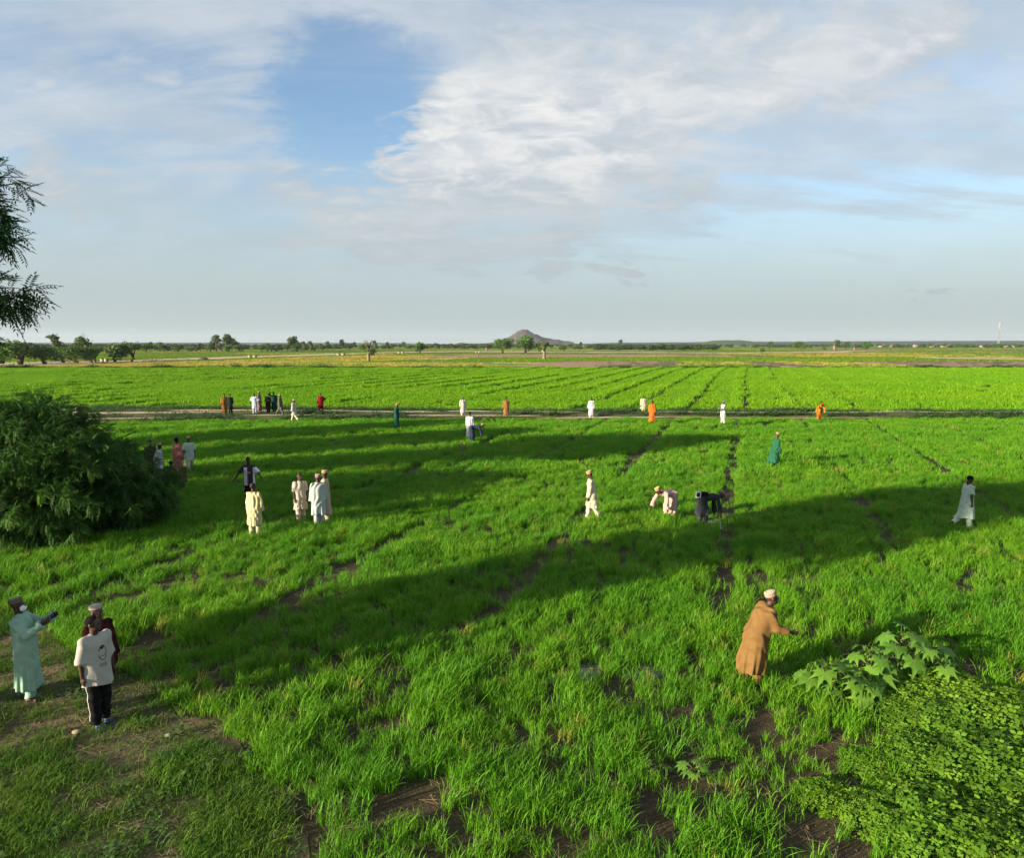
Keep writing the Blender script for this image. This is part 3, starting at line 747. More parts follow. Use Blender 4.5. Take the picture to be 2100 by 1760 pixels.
def person(label, pos, face, height=1.74, lean=0, pitch=0, yaw=0, ar=DOWN, al=DOWN, legs=((4, 4), (-4, 2)), spread=.09,
           top=None, bottom=None, cap=None, hair='short', vox=.013, tail=None, shoe=None, group=None, fingers=True, neckfwd=0):
    """top: (name, cloth, hem height, hem radius, sleeve length 0..1); bottom: cloth or None; face: 0 away from the picture, 90 to the right, 180 towards it"""
    L = R(lean); sc = height / 1.745
    fwd_t = np.array([0, math.cos(L), -math.sin(L)]); up_t = np.array([0, math.sin(L), math.cos(L)])
    pel = np.array([0, -.22 * math.sin(L), .92])
    # legs first: the lower foot stands on the ground
    J = []
    for i, sx in enumerate((1, -1)):
        th, kn = R(legs[i][0]), R(legs[i][1])
        hip = pel + [sx * .09, 0, 0]
        td = np.array([sx * (spread - .09) * 1.2, math.sin(th), -math.cos(th)]); td = unit(td); ba = th - kn
        sd = unit(np.array([sx * (spread - .09) * .4, math.sin(ba), -math.cos(ba)]))
        knee = hip + td * .43; ank = knee + sd * .425; J.append([hip, knee, ank, sd])
    dz = .075 - min(j[2][2] for j in J); pel = pel + [0, 0, dz]
    for j in J:
        for k in range(3): j[k] = j[k] + np.array([0, 0, dz])
    neck = pel + up_t * .53; chest = pel + up_t * .36
    nd = unit(up_t * .75 + np.array([0, .25 * math.sin(L) + neckfwd, .35]))
    head = neck + nd * .165
    HM = rotz(R(-yaw)) @ rotx(-R(pitch))          # head frame -> body frame
    hp = lambda *q: head + HM @ np.array(q, float)
    B = SDF(vox)
    B.rc(pel, chest, .145, .155, .03, fwd_t, .68); B.rc(neck - up_t * .06 + [-.14, 0, 0], neck - up_t * .06 + [.14, 0, 0], .06, .06, .04)
    B.rc(neck - up_t * .05, hp(0, -.015, -.05), .062, .054, .02)
    B.el(hp(0, -.012, .035), (.075, .096, .086), HM.T, .02); B.el(hp(0, .022, -.038), (.057, .066, .084), HM.T, .02)
    B.rc(hp(0, .086, .012), hp(0, .106, -.020), .009, .017, .010); B.rc(hp(-.036, .078, .028), hp(.036, .078, .028), .011, .011, .012)
    B.rc(hp(-.018, .086, -.053), hp(.018, .086, -.053), .010, .010, .008); B.el(hp(0, .070, -.098), (.024, .022, .020), HM.T, .02)
    for sx in (-1, 1): B.el(hp(sx * .078, -.008, 0), (.012, .022, .032), HM.T, .008)
    hands = []; arms = []
    for sx, (u, f) in ((1, ar), (-1, al)):
        u = unit([u[0] * sx, u[1], u[2]]); f = unit([f[0] * sx, f[1], f[2]])
        sh = neck - up_t * .055 + np.array([sx * .178, 0, 0]); el = sh + u * .285; wr = el + f * .25; arms.append((sh, el, wr, f))
        B.rc(sh, el, .050, .040, .02); B.rc(el, wr, .041, .027, .015)
        fw = np.array([0, 1, 0.]); 
        if abs(f @ fw) > .7: fw = np.array([0, 0, 1.])
        w = unit(fw - f * (fw @ f)); nn = np.cross(w, f) ; nn = nn * (1 if nn[0] * sx < 0 else -1)
        pc = wr + f * .05; M = np.stack([f, w, nn]); B.el(pc, (.058, .044, .021), M, .012)
        fr = max(.0085, vox * .62)
        if fingers:
            for o_, l_ in ((.030, .070), (.011, .082), (-.009, .077), (-.028, .058)):
                b0 = wr + f * .085 + w * o_; d1 = unit(f + w * o_ * 3 + nn * .15); m_ = b0 + d1 * l_ * .5; d2 = unit(f + nn * .65 + w * o_ * 2)
                B.rc(b0 - d1 * .02, m_, fr * 1.05, fr, .004); B.rc(m_, m_ + d2 * l_ * .5, fr, fr * .85, .004)
            b0 = wr + f * .025 + w * .030; d1 = unit(w * .8 + f * .8 + nn * .3); B.rc(b0, b0 + d1 * .035, fr * 1.3, fr * 1.15, .008); B.rc(b0 + d1 * .035, b0 + d1 * .035 + unit(f + w * .35 + nn * .4) * .03, fr * 1.1, fr * .9, .004)
        hands.append((pc, f, w, nn))
    for j in J:
        hip, knee, ank, sd = j
        B.rc(hip, knee, .078, .055, .03); B.rc(knee, ank, .053, .036, .015)
        fd = unit(np.array([0, 1, 0.]) - sd * sd[1]) if abs(sd[1]) > .35 else np.array([0, 1, 0.])
        dn = sd if abs(sd[1]) > .35 else np.array([0, 0, -1.])
        B.rc(ank + dn * .035 - fd * .045, ank + dn * .040 + fd * .13, .035, .030, .015); B.rc(ank + dn * .045 + fd * .12 - [.025, 0, 0], ank + dn * .045 + fd * .12 + [.025, 0, 0], .026, .024, .01)
        j.append(fd); j.append(dn)
    root = obj('person', B.build('person', M_skin)); tag(root, label, 'person', group)
    # hair
    if cap is None or hair == 'full':
        hs_ = SDF(min(vox, .012)); g = .008 if hair != 'bald' else .003
        hs_.el(hp(0, -.016, .040), (.075 + g, .095 + g, .086 + g), HM.T, .01)
        e1 = HM @ np.array([0, .62, -.75]); c0 = hp(0, -.01, .028)
        def cut(D, x, y, z): return np.maximum(D, (x - c0[0]) * e1[0] + (y - c0[1]) * e1[1] + (z - c0[2]) * e1[2] - .012)
        obj('hair', hs_.build('hair', M_shaved if hair == 'bald' else M_hair, cut), root)
    if cap:
        c_ = obj('cap', CAPMESH.copy(), root); c_.data.materials.append(CAPS[cap]); tilt = rotx(R(8))
        Mx = HM @ tilt; p_ = hp(0, -.016, .046); M4 = Matrix([[Mx[i][0] * .95, Mx[i][1] * 1.14, Mx[i][2] * 1.0, p_[i]] for i in range(3)] + [[0, 0, 0, 1]])
        c_.matrix_local = M4
    # upper garment
    res = {}
    seed = rng.uniform(0, 6.28, 6)
    if top:
        nm, cloth, hem, hr, sl = top; S = SDF(vox)
        S.rc(pel, neck - up_t * .15, .148, .165, .05, fwd_t, .72); S.rc(neck - up_t * .068 + [-.15, 0, 0], neck - up_t * .068 + [.15, 0, 0], .063, .063, .06)
        S.rc(neck - up_t * .07, neck - up_t * .015, .068, .058, .03)
        for sh, el, wr, f in arms:
            if sl > .55:
                S.rc(sh, el, .064, .066, .05); S.rc(el, wr + (el - wr) * (1 - sl) * 2, .064, .074, .03, None, 1, None, 0.0)
            elif sl > 0.05: S.rc(sh, sh + (el - sh) * sl * 1.8, .063, .080, .05, None, 1, None, 0.0)
        hc = np.array([pel[0], (J[0][1][1] + J[1][1][1]) / 2 * .6 + pel[1] * .4, hem])
        if tail: hc = hc + np.array([0, tail, 0])
        S.rc(pel + up_t * (.30 if lean < 30 else .04), hc, .160 if lean < 30 else .165, hr, .12, np.array([0, 1, 0.]), .80)
        if 15 < lean < 60: S.rc(chest, pel * .35 + hc * .65, .150, .205, .16, np.array([0, 1, 0.]), .92)
        if hem < .7:
            for j in J:
                S.rc(j[0], j[1], .125, .115, .05)
                if hem < .45: S.rc(j[1], j[2], .10, .09, .05)
        px, py = pel[0], pel[1]; zt = pel[2]
        def post(D, x, y, z):
            t = np.clip((zt + .05 - z) / (zt - hem + .05), 0, 1); th = np.arctan2(x - px, y - (py + (hc[1] - py) * t))
            D = D + (.021 if hem < .6 else .009) * t ** 1.4 * (np.sin(6 * th + seed[0] + 1.5 * np.sin(2.5 * z + seed[1])) + .6 * np.sin(11 * th + seed[2]) + .4 * np.sin(17 * th + seed[3] + 3 * z))
            wk = np.sin(11 * z + 34 * x * np.sin(seed[4] * 2) + 26 * y + seed[0] + 2.2 * np.sin(9 * x + seed[1]) + 1.8 * np.sin(9 * z + 4 * y)) + .6 * np.sin(19 * z - 38 * x + 30 * y * np.cos(seed[4]) + seed[5] + 2 * np.sin(8 * z))
            D = D + (.0095 if hem < .6 else .0055) * wk * (1 - .5 * t)
            hz_ = hem + .025 * np.sin(2 * th + seed[3]) + (.10 * np.clip(-(y - py) * 2, -1, 1) if False else 0)
            return np.maximum(D, hz_ - z)
        o = obj(nm, S.build(nm, cloth, post), root); res['top'] = o
    if bottom:
        S = SDF(vox); S.rc(pel + [0, 0, -.02], pel + [0, 0, .02], .142, .130, .03, np.array([0, 1, 0.]), .72)
        for j in J:
            hip, knee, ank, sd = j[:4]; S.rc(hip, knee, .088, .085, .04); S.rc(knee, ank - sd * .015, .082, .078, .03, None, 1, None, 0.0)
        def post2(D, x, y, z):
            wk = np.sin(26 * z + 18 * y + seed[2] + 2 * np.sin(12 * x)) + .6 * np.sin(40 * z - 15 * y + seed[1])
            return D + .006 * wk
        res['bottom'] = obj('trousers', S.build('trousers', bottom, post2), root)
    if shoe:
        for j in J:
            ank, fd, dn = j[2], j[4], j[5]; sd_ = np.cross(fd, dn)
            S = SDF(.012); S.rc(ank + dn * .066 - fd * .05, ank + dn * .066 + fd * .15, .044, .047, .02, dn, .30)
            if shoe[1] == 'clog': S.el(ank + dn * .038 + fd * .085, (.085, .052, .040), np.stack([fd, sd_, dn]), .02)
            else: S.rc(ank + dn * .040 + fd * .085 - sd_ * .03, ank + dn * .040 + fd * .085 + sd_ * .03, .038, .038, .01, fd, .9)
            res.setdefault('shoes', []).append(obj('shoe' if shoe[1] == 'clog' else 'slipper', S.build('slipper', shoe[0]), root))
    if vox <= .0096:
        for sx in (-1, 1):
            S = SDF(.004); S.el(hp(sx * .031, .074, .006), (.013, .011, .009), HM.T, .002); obj('eye', S.build('eye', M_eye), root)
    root.location = pos; root.rotation_euler = (0, 0, -R(face)); root.scale = (sc,) * 3
    res.update(root=root, head=head, HM=HM, hp=hp, hands=hands, arms=arms, J=J, pel=pel, neck=neck, up=up_t, fwd=fwd_t)
    return res


def by_head(px, py, h, z0=0.0): p = G(px, py, z0 + h); p.z = z0; return p


def local(res, p):
    """a point of the person's own frame in the world"""
    r = res['root']; return Matrix.LocRotScale(r.location, r.rotation_euler, r.scale) @ Vector([float(q) for q in p])


white = fabric((.68, .66, .64), (.60, .59, .60)); cream = fabric((.66, .58, .40), (.60, .52, .35)); black = fabric((.012, .012, .014))
mint = fabric((.42, .66, .50), (.36, .60, .45)); brown = fabric((.245, .14, .05), (.20, .11, .038)); pinkc = fabric((.66, .43, .38), (.58, .37, .34))
charcoal = fabric((.045, .052, .060), (.032, .038, .045)); paleblue = fabric((.57, .62, .60), (.51, .57, .57)); beige = fabric((.64, .50, .37), (.56, .44, .33))
dgreen = fabric((.018, .095, .060), (.012, .065, .045)); grey = fabric((.40, .41, .40), (.33, .35, .36)); orange = fabric((.60, .17, .03), (.48, .13, .02))
maroon = fabric((.28, .012, .025), (.20, .008, .018)); yellow = fabric((.76, .64, .36), (.70, .58, .32)); palemint = fabric((.56, .68, .56), (.50, .62, .54))
rust = fabric((.40, .17, .05), (.30, .12, .035)); mauve = fabric((.30, .17, .15), (.22, .12, .11)); navy = fabric((.035, .045, .10), (.025, .03, .07)); rose = fabric((.50, .20, .17), (.42, .16, .15))
darkbrown = fabric((.07, .045, .035)); earthb = fabric((.14, .09, .05), (.10, .07, .04)); stone = fabric((.15, .14, .12), (.11, .10, .09)); greenblack = fabric((.022, .040, .035))

STAND = ((3, 3), (-3, 2)); WALK = ((22, 8), (-18, 22)); STEP = ((14, 6), (-10, 12))

# --- in front
p1 = person('person in a pale mint robe, patterned cap and white face mask aiming a phone', G(60, 1436), 78, 1.80, lean=-5, pitch=-6, ar=((.14, .60, -.70), (-.22, .74, .58)), al=((.10, .70, -.55), (-.34, .78, .50)),
            top=('robe', mint, .24, .235, 1.0), bottom=mint, cap='tan_check', vox=.0085, legs=((5, 3), (-6, 3)), shoe=(material('sandal_leather', (.05, .03, .025), .6), 'slide'))
ms_ = SDF(.006); ms_.el(p1['hp'](0, .062, -.052), (.062, .058, .056), p1['HM'].T, .01)
e2 = p1['HM'] @ np.array([0, 1., 0]); c2 = p1['hp'](0, .045, -.05)
obj('face_mask', ms_.build('face_mask', material('mask_cloth', (.74, .74, .76), .9), lambda D, x, y, z: np.maximum(D, -((x - c2[0]) * e2[0] + (y - c2[1]) * e2[1] + (z - c2[2]) * e2[2]))), p1['root'])
ph = MB(); ph.box((0, 0, 0), (.155, .010, .075)); ph.box((-.05, .0065, .018), (.022, .004, .022))
hm = (np.array(p1['hands'][0][0]) + np.array(p1['hands'][1][0])) / 2 + np.array([0, .05, .045])
o = obj('phone', ph.mesh('phone', material('black_plastic', (.012, .012, .014), .25)), None, local(p1, hm)); o.rotation_euler = (R(12), 0, -R(78)); tag(o, 'black phone held out in both hands of the masked person', 'phone')

p2 = person('person in a white printed T-shirt, black trousers and blue slippers looking up', G(208, 1488), 118, 1.80, pitch=-14, yaw=-28, ar=((.16, -.04, -1), (.03, .10, -1)), al=((.12, .0, -1), (.05, .14, -1)),
            top=('shirt', fabric((.60, .56, .50), (.56, .53, .48)), .70, .222, .56), bottom=black, hair='full', vox=.0085, legs=((3, 2), (-2, 2)),
            shoe=(material('blue_rubber', (.02, .08, .26), .5), 'slide'))
p3 = person('person in a red and black top with dotted clogs standing behind the white T-shirt', G(214, 1457), 112, 1.80, yaw=-10, ar=DOWN, al=DOWN, top=('shirt', fabric((.12, .010, .013), (.010, .007, .008)), .68, .215, 1.0), bottom=black,
            cap='white_red', vox=.0095, shoe=(material('black_rubber', (.015, .015, .017), .5), 'clog'))
# piping down the trousers and the print on the shirt
def on_surface(o, pts, off):
    bv = BVHTree.FromPolygons([v_.co for v_ in o.data.vertices], [p_.vertices for p_ in o.data.polygons]); r_ = []
    for a, d in pts:
        h_ = bv.ray_cast(Vector(a), Vector(d)); r_.append((np.array(h_[0]) - np.array(d) * off) if h_[0] is not None else None)
    return r_
def ribbon(name, o, pts, w, mat, parent, wdir):
    q = [p_ for p_ in on_surface(o, pts, .004) if p_ is not None]
    if len(q) < 2: return
    V = [p_ + s_ * np.array(wdir) * w / 2 for p_ in q for s_ in (-1, 1)]
    me = mesh(name, V, np.array([[2 * i, 2 * i + 1, 2 * i + 3, 2 * i + 2] for i in range(len(q) - 1)]), mat); return obj(name, me, parent)
M_wpipe = fabric((.6, .58, .55)); M_print = fabric((.03, .03, .035))
for sx in (1, -1):
    ribbon('piping', p2['bottom'], [((sx * .4, p2['J'][0 if sx > 0 else 1][0][1] * (1 - t) + p2['J'][0 if sx > 0 else 1][2][1] * t, .86 - .70 * t), (-sx, 0, 0)) for t in np.linspace(0, 1, 16)], .016, M_wpipe, p2['bottom'], (0, 1, 0))
def print_line(pts, w=.009):
    """a printed line on the shirt front, drawn on the cloth itself; pts are (across, up)"""
    pts = np.array(pts); out_ = []
    for a, b in zip(pts[:-1], pts[1:]):
        for t in np.linspace(0, 1, 4)[:-1]: out_.append(a + (b - a) * t)
    out_.append(pts[-1]); V = []
    dv = np.gradient(np.array(out_), axis=0); nv = np.stack([-dv[:, 1], dv[:, 0]], 1); nv /= np.linalg.norm(nv, axis=1)[:, None] + 1e-9
    for p_, n_ in zip(out_, nv):
        for s_ in (-1, 1): V.append(((p_[0] + s_ * n_[0] * w / 2, .6, p_[1] + s_ * n_[1] * w / 2), (0, -1, 0)))
    h_ = on_surface(p2['top'], V, .003)
    if any(x_ is None for x_ in h_): return
    obj('shirt_print', mesh('shirt_print', h_, np.array([[2 * i, 2 * i + 1, 2 * i + 3, 2 * i + 2] for i in range(len(out_) - 1)]), M_print), p2['top'])
cx_, cz_ = -.02, 1.20
print_line([(cx_ + .06 * math.cos(a) - .0, cz_ + .11 * math.sin(a)) for a in np.linspace(R(20), R(345), 22)])
print_line([(cx_ - .02, cz_ + .10), (cx_ + .0, cz_ + .075), (cx_ + .03, cz_ + .08)], .035); print_line([(cx_ - .035, cz_ - .03), (cx_ - .01, cz_ - .05), (cx_ + .025, cz_ - .04)])
for r_ in range(3):
    for k_ in range(5): print_line([(cx_ - .05 + k_ * .024, cz_ - .165 - r_ * .018), (cx_ - .036 + k_ * .024, cz_ - .165 - r_ * .018)], .009)
# dots on the clogs
for s_ in p3['shoes']:
    dm = MB(); bv = [np.array(v_.co) for v_ in s_.data.vertices]; nz = [v_.normal.z for v_ in s_.data.vertices]
    cand = [b_ for b_, n_ in zip(bv, nz) if n_ > .3]; random.Random(4).shuffle(cand); got = []
    for c_ in cand:
        if all(np.linalg.norm(c_ - g_) > .034 for g_ in got): got.append(c_)
        if len(got) > 13: break
    for g_ in got: dm.box(g_ + np.array([0, 0, .001]), (.015, .015, .008), .7, .6)
    obj('dots', dm.mesh('dots', M_wpipe), s_)['kind'] = 'stuff'

p4 = person('person in a brown robe and dotted cap bending with one hand held out', G(1552, 1404), 84, 1.78, lean=26, pitch=-10, yaw=6, ar=((.12, .34, -.93), (.03, .96, -.24)), al=((.05, .35, -.9), (0, .7, -.6)), legs=((9, 12), (-3, 6)),
            top=('robe', brown, .26, .225, .86), bottom=brown, cap='cream_dots', vox=.0085, tail=-.07)

# --- middle of the field
p5 = person('person in a black and white striped football shirt with arms spread', by_head(509, 938, 1.78), 176, 1.78, pitch=-8, yaw=-38, ar=((.60, .12, -.80), (.50, .22, -.80)), al=((.60, .12, -.80), (.50, .22, -.80)),
            top=('shirt', fabric((.52, .46, .50)), .74, .205, .55), bottom=black, hair='full', vox=.0105)
m = bpy.data.materials.new('football_shirt'); m.use_nodes = True; T = NT(m.node_tree); t = T.new('ShaderNodeTexCoord'); s_ = T.new('ShaderNodeSeparateXYZ'); T.link(t.outputs['Object'], s_.inputs[0])
xx = s_.outputs[0]; zc = s_.outputs[2]
c_ = T.mix(T.m('GREATER_THAN', xx, .0), (.013, .012, .016), (.56, .50, .56)); c_ = T.mix(T.m('LESS_THAN', T.m('ABSOLUTE', T.m('ADD', xx, -.012)), .017), c_, (.40, .02, .17))
c_ = T.mix(T.m('GREATER_THAN', T.m('ABSOLUTE', xx), .165), c_, T.mix(T.m('GREATER_THAN', xx, 0), (.62, .60, .62), (.02, .018, .022))); c_ = T.mix(T.m('GREATER_THAN', zc, 1.385), c_, (.013, .012, .016))
T.put(T.n['Principled BSDF'].inputs['Base Color'], c_); T.n['Principled BSDF'].inputs['Roughness'].default_value = .85
p5['top'].data.materials.clear(); p5['top'].data.materials.append(m)
fc = bpy.data.curves.new('shirt_lettering', 'FONT'); fc.body = 'Jeep'; fc.size = .115; fc.align_x = 'CENTER'; fc.extrude = .002
fo = bpy.data.objects.new('tmp', fc); dg = bpy.context.evaluated_depsgraph_get(); C.objects.link(fo); dg.update()
fm = bpy.data.meshes.new_from_object(fo.evaluated_get(dg)); bpy.data.objects.remove(fo)
y0 = on_surface(p5['top'], [((x_, .6, z_), (0, -1, 0)) for x_ in (-.1, -.05, 0, .05, .1) for z_ in (1.19, 1.24)], 0); ym = max(q_[1] for q_ in y0 if q_ is not None)
fm.materials.append(white); o = obj('shirt_lettering', fm, p5['top']); o.rotation_euler = (R(90), 0, R(180)); o.location = (-.005, ym + .004, 1.18)

person('person seen from behind in a sunlit yellow tunic with a shaved head', by_head(519, 991, 1.74), 12, 1.74, yaw=14, ar=((.14, .06, -1), (.06, .25, -1)), al=((.12, .02, -1), (.05, .2, -1)), top=('tunic', yellow, .44, .235, .98), bottom=fabric((.66, .58, .38)), hair='bald', vox=.0105)
person('person with a bald head in a cream half-sleeved tunic beside two capped people', by_head(614, 971, 1.70), 150, 1.70, yaw=-22, ar=HANG, al=HANG, top=('tunic', fabric((.64, .55, .46), (.58, .50, .43)), .50, .205, .53), bottom=fabric((.64, .54, .46)), hair='bald', vox=.0115)
person('person in a pink cap and pale blue robe with back to the camera', by_head(651, 973, 1.74), 338, 1.74, yaw=-15, ar=((.14, .10, -1), (-.02, .40, -.95)), al=DOWN, top=('robe', paleblue, .40, .225, 1.0), bottom=paleblue, cap='pink', vox=.0115)
person('person in an orange cap and long beige robe behind the pale blue robe', by_head(665, 965, 1.78), 262, 1.78, pitch=6, yaw=0, ar=FOLD, al=((.12, .1, -1), (-.35, .9, -.15)), top=('robe', beige, .28, .23, 1.0), bottom=beige, cap='orange', vox=.0115)
person('person in a cream robe and tan cap walking with head bowed', by_head(1214, 967, 1.72), 272, 1.76, lean=9, pitch=34, ar=BACK, al=((.10, .16, -1), (-.05, .15, -1)), legs=STEP, top=('robe', fabric((.72, .63, .44), (.66, .58, .42)), .50, .225, 1.0), bottom=fabric((.68, .64, .52)), cap='tan', vox=.0115)
person('person in a pale pink robe and gold cap bending down to the rice', G(1368, 1070), 238, 1.74, lean=78, pitch=38, yaw=18, ar=((.25, .42, -.85), (.15, .30, -.95)), al=((.1, -.05, -1), (-.1, -.25, -.95)), legs=((16, 10), (6, 8)), spread=.14,
       top=('robe', pinkc, .32, .255, 1.0), bottom=pinkc, cap='gold', vox=.0115)
p12 = person('person in a charcoal robe and pink cap bent double over the rice', G(1450, 1078), 84, 1.76, lean=86, pitch=42, ar=((.12, .18, -.97), (.03, .18, -.98)), al=((.12, .1, -.97), (.03, .12, -.98)), legs=((12, 8), (2, 4)), spread=.12,
             top=('robe', charcoal, .38, .225, 1.0), bottom=charcoal, cap='pink', vox=.0115, tail=-.06)
bg = obj('waist_bag', None, None, local(p12, p12['pel'] + np.array([.10, -.10, .13]))); bg.rotation_euler = (0, 0, -R(84)); tag(bg, 'black bag with a white framed square on the back of the charcoal robe', 'bag')
b_ = MB(); b_.box((0, .10, .04), (.20, .34, .10), 0, .85); b_.tube([(-.14, .16, -.10), (-.1, .16, .06), (.1, .16, .08), (.2, .16, -.06)], [.018] * 4, 6); obj('pouch', b_.mesh('pouch', black), bg)
b_ = MB()
for c_, sz_ in (((0, 0, .085), (.19, .02, .022)), ((0, 0, -.085), (.19, .02, .022)), ((.085, 0, 0), (.022, .02, .148)), ((-.085, 0, 0), (.022, .02, .148))): b_.box((.12 + c_[1], -.10 + c_[0] * 0.9, .03 + c_[2]), (sz_[1], sz_[0] * .9, sz_[2]))
obj('frame', b_.mesh('frame', material('white_plastic', (.78, .78, .78), .4)), bg)
b_ = MB(); b_.box((.119, -.10, .03), (.012, .14, .15)); obj('screen', b_.mesh('screen', material('dark_screen', (.02, .022, .025), .2)), bg)

person('person in a flowing pale mint robe stepping through shade with one heel raised', by_head(1988, 980, 1.72), 92, 1.78, lean=3, pitch=30, ar=((.14, -.10, -1), (.02, .08, -1)), al=DOWN, legs=((7, 4), (-2, 46)),
       top=('robe', palemint, .40, .29, .42), bottom=palemint, hair='short', vox=.0115, tail=-.02, shoe=(material('sandal_rubber', (.20, .10, .07), .6), 'slide'))
person('person in a green robe and brown-white cap walking alone past the bund', by_head(1591, 889, 1.70), 80, 1.76, lean=12, pitch=30, ar=((.12, .08, -1), (.02, .25, -1)), al=HANG, legs=STEP, top=('robe', fabric((.025, .14, .075), (.018, .10, .055)), .26, .25, 1.0), bottom=dgreen, cap='brownwhite', vox=.013)
# --- group behind the leafy tree
person('person in a dark shirt half hidden behind the tree', by_head(307, 903, 1.74), 130, 1.74, top=('shirt', darkbrown, .75, .18, .9), bottom=darkbrown, hair='full', vox=.013)
person('person in a white robe and striped cap with a hand behind the back', by_head(323, 909, 1.72), 70, 1.74, lean=8, ar=((.2, -.4, -.9), (-.7, -.2, -.5)), al=HANG, legs=STEP, top=('robe', fabric((.62, .62, .68)), .50, .22, 1.0), bottom=fabric((.60, .60, .62)), cap='whiteorange', vox=.013)
person('person in a long rose robe with back to the camera', by_head(362, 898, 1.78), 25, 1.78, ar=DOWN, al=DOWN, top=('robe', rose, .12, .235, 1.0), bottom=rose, hair='full', vox=.013)
person('person in a pale green shirt and trousers with orange cap walking', by_head(386, 894, 1.74), 150, 1.74, pitch=14, ar=((.15, .2, -1), (.1, .3, -.9)), al=DOWN, legs=WALK, top=('shirt', palemint, .62, .20, .55), bottom=fabric((.62, .64, .52)), cap='orange', vox=.013)
person('person in a brown robe bending away at the edge of the tree', G(368, 1008), 300, 1.74, lean=80, pitch=30, ar=REACH, al=REACH, legs=((12, 8), (4, 4)), top=('robe', earthb, .40, .22, 1.0), bottom=earthb, hair='full', vox=.015)

# --- along the bund: (label, x, head y, z, facing, cloth, hem, hem radius, sleeve, trousers, cap, kwargs)
fine = .016
ROWP = [
    ('person in a white cap and shirt mostly hidden by the tree top', 133, 839, .15, 160, fabric((.62, .66, .72)), .6, .2, 1, white, 'white', {}),
    ('person in a grey robe and white cap walking beside the tree top', 157, 834, .15, 168, grey, .42, .22, 1, grey, 'white', dict(legs=STEP)),
    ('person in a rust orange robe standing on the bund beside a dark green one', 459, 807, BZ, 150, rust, .22, .21, 1, rust, None, {}),
    ('person in dark green clothes holding a white slip at the side', 471, 808, BZ, 160, greenblack, .50, .20, 1, greenblack, None, {}),
    ('person in a light blue tunic with hands on hips', 521, 807, BZ, 190, fabric((.50, .62, .74)), .45, .19, .9, fabric((.45, .52, .60)), None, dict(ar=HIP, al=HIP)),
    ('person in a long mauve brown robe next to the light blue tunic', 531, 803, BZ, 95, mauve, .14, .22, 1, mauve, 'brownwhite', {}),
    ('person in black with arms folded on the bund', 549, 807, BZ, 150, fabric((.03, .022, .022)), .4, .20, 1, fabric((.03, .022, .022)), None, dict(ar=FOLD, al=FOLD)),
    ('person in a dark teal robe with a hand raised to the head', 561, 804, BZ, 160, fabric((.015, .06, .05)), .2, .21, 1, greenblack, None, dict(ar=((.7, .3, .35), (-.75, -.1, .75)))),
    ('person in a stone grey robe and orange striped cap stepping along the bund', 574, 808, BZ, 95, stone, .45, .21, 1, stone, 'whiteorange', dict(legs=WALK, yaw=-25)),
    ('person in a white robe striding left below the bund', 602, 818, .15, 285, fabric((.70, .66, .56)), .50, .20, 1, fabric((.72, .64, .46)), 'whiteorange', dict(legs=WALK)),
    ('person in a maroon robe with one hand on the hip', 657, 806, BZ, 168, maroon, .25, .22, 1, maroon, None, dict(al=HIP, legs=((8, 4), (-8, 4)))),
    ('person in a long dark green robe and red-white cap on the bund', 813, 828, .1, 100, fabric((.012, .10, .075)), .12, .22, 1, dgreen, 'pink', dict(lean=6, pitch=18)),
    ('person in a white tunic and green cap standing in the far rice', 949, 813, 0, 160, fabric((.74, .70, .64)), .42, .21, .9, white, 'green', {}),
    ('person in a white robe standing behind the one bent in navy', 963, 845, 0, 20, fabric((.66, .66, .72)), .2, .21, 1, white, None, dict(yaw=-60)),
    ('person in a rust brown robe standing in the far rice', 1038, 814, .05, 175, fabric((.34, .16, .06)), .18, .22, 1, rust, None, {}),
    ('person in a pale grey robe in the far rice with arms at sides', 1213, 815, 0, 195, fabric((.60, .61, .66)), .3, .20, 1, white, None, {}),
    ('person in a cream tunic with a pouch in one hand beside an orange robe', 1320, 811, 0, 178, fabric((.68, .60, .40)), .45, .23, .95, fabric((.66, .58, .42)), None, {}),
    ('person in a bright orange dress standing on the bund', 1338, 821, .1, 195, orange, .20, .24, 1, orange, None, {}),
    ('person in a white tunic and blue cap carrying cut weeds', 1484, 822, BZ, 262, fabric((.74, .74, .76)), .52, .23, 1, white, 'blue', dict(al=((.1, .3, -1), (-.1, 1, .0)), ar=((.1, .3, -1), (-.1, 1, .0)))),
]
info = {}
for lab, px, hy, z0, fc_, cl, hem, hr, sl, bt, cp, kw in ROWP:
    hgt = random.uniform(1.68, 1.78); kw = dict(kw)
    info[lab] = person(lab, by_head(px, hy, hgt, z0), fc_, hgt, top=('robe' if hem < .4 else 'tunic', cl, hem, hr, sl), bottom=bt, cap=cp, vox=fine, **kw)
person('person in a navy robe and pink cap bent over with hands in the rice', G(974, 909), 84, 1.74, lean=82, pitch=40, ar=REACH, al=REACH, legs=((12, 8), (4, 4)), top=('robe', navy, .30, .23, 1), bottom=navy, cap='pink', vox=fine)
pw = person('person with a red headscarf and orange dress bent over pulling weeds', G(1681, 862, BZ), 190, 1.70, lean=66, pitch=30, ar=((.45, .3, -.85), (.3, .3, -.9)), al=((.3, .05, -1), (.1, .1, -1)), top=('dress', fabric((.62, .24, .03), (.45, .13, .02)), .30, .22, 1), bottom=orange, cap='red', vox=fine)
M_bunch = leaf_material('cut_weed', (.04, .10, .015), (.07, .13, .02), (.03, .08, .01))
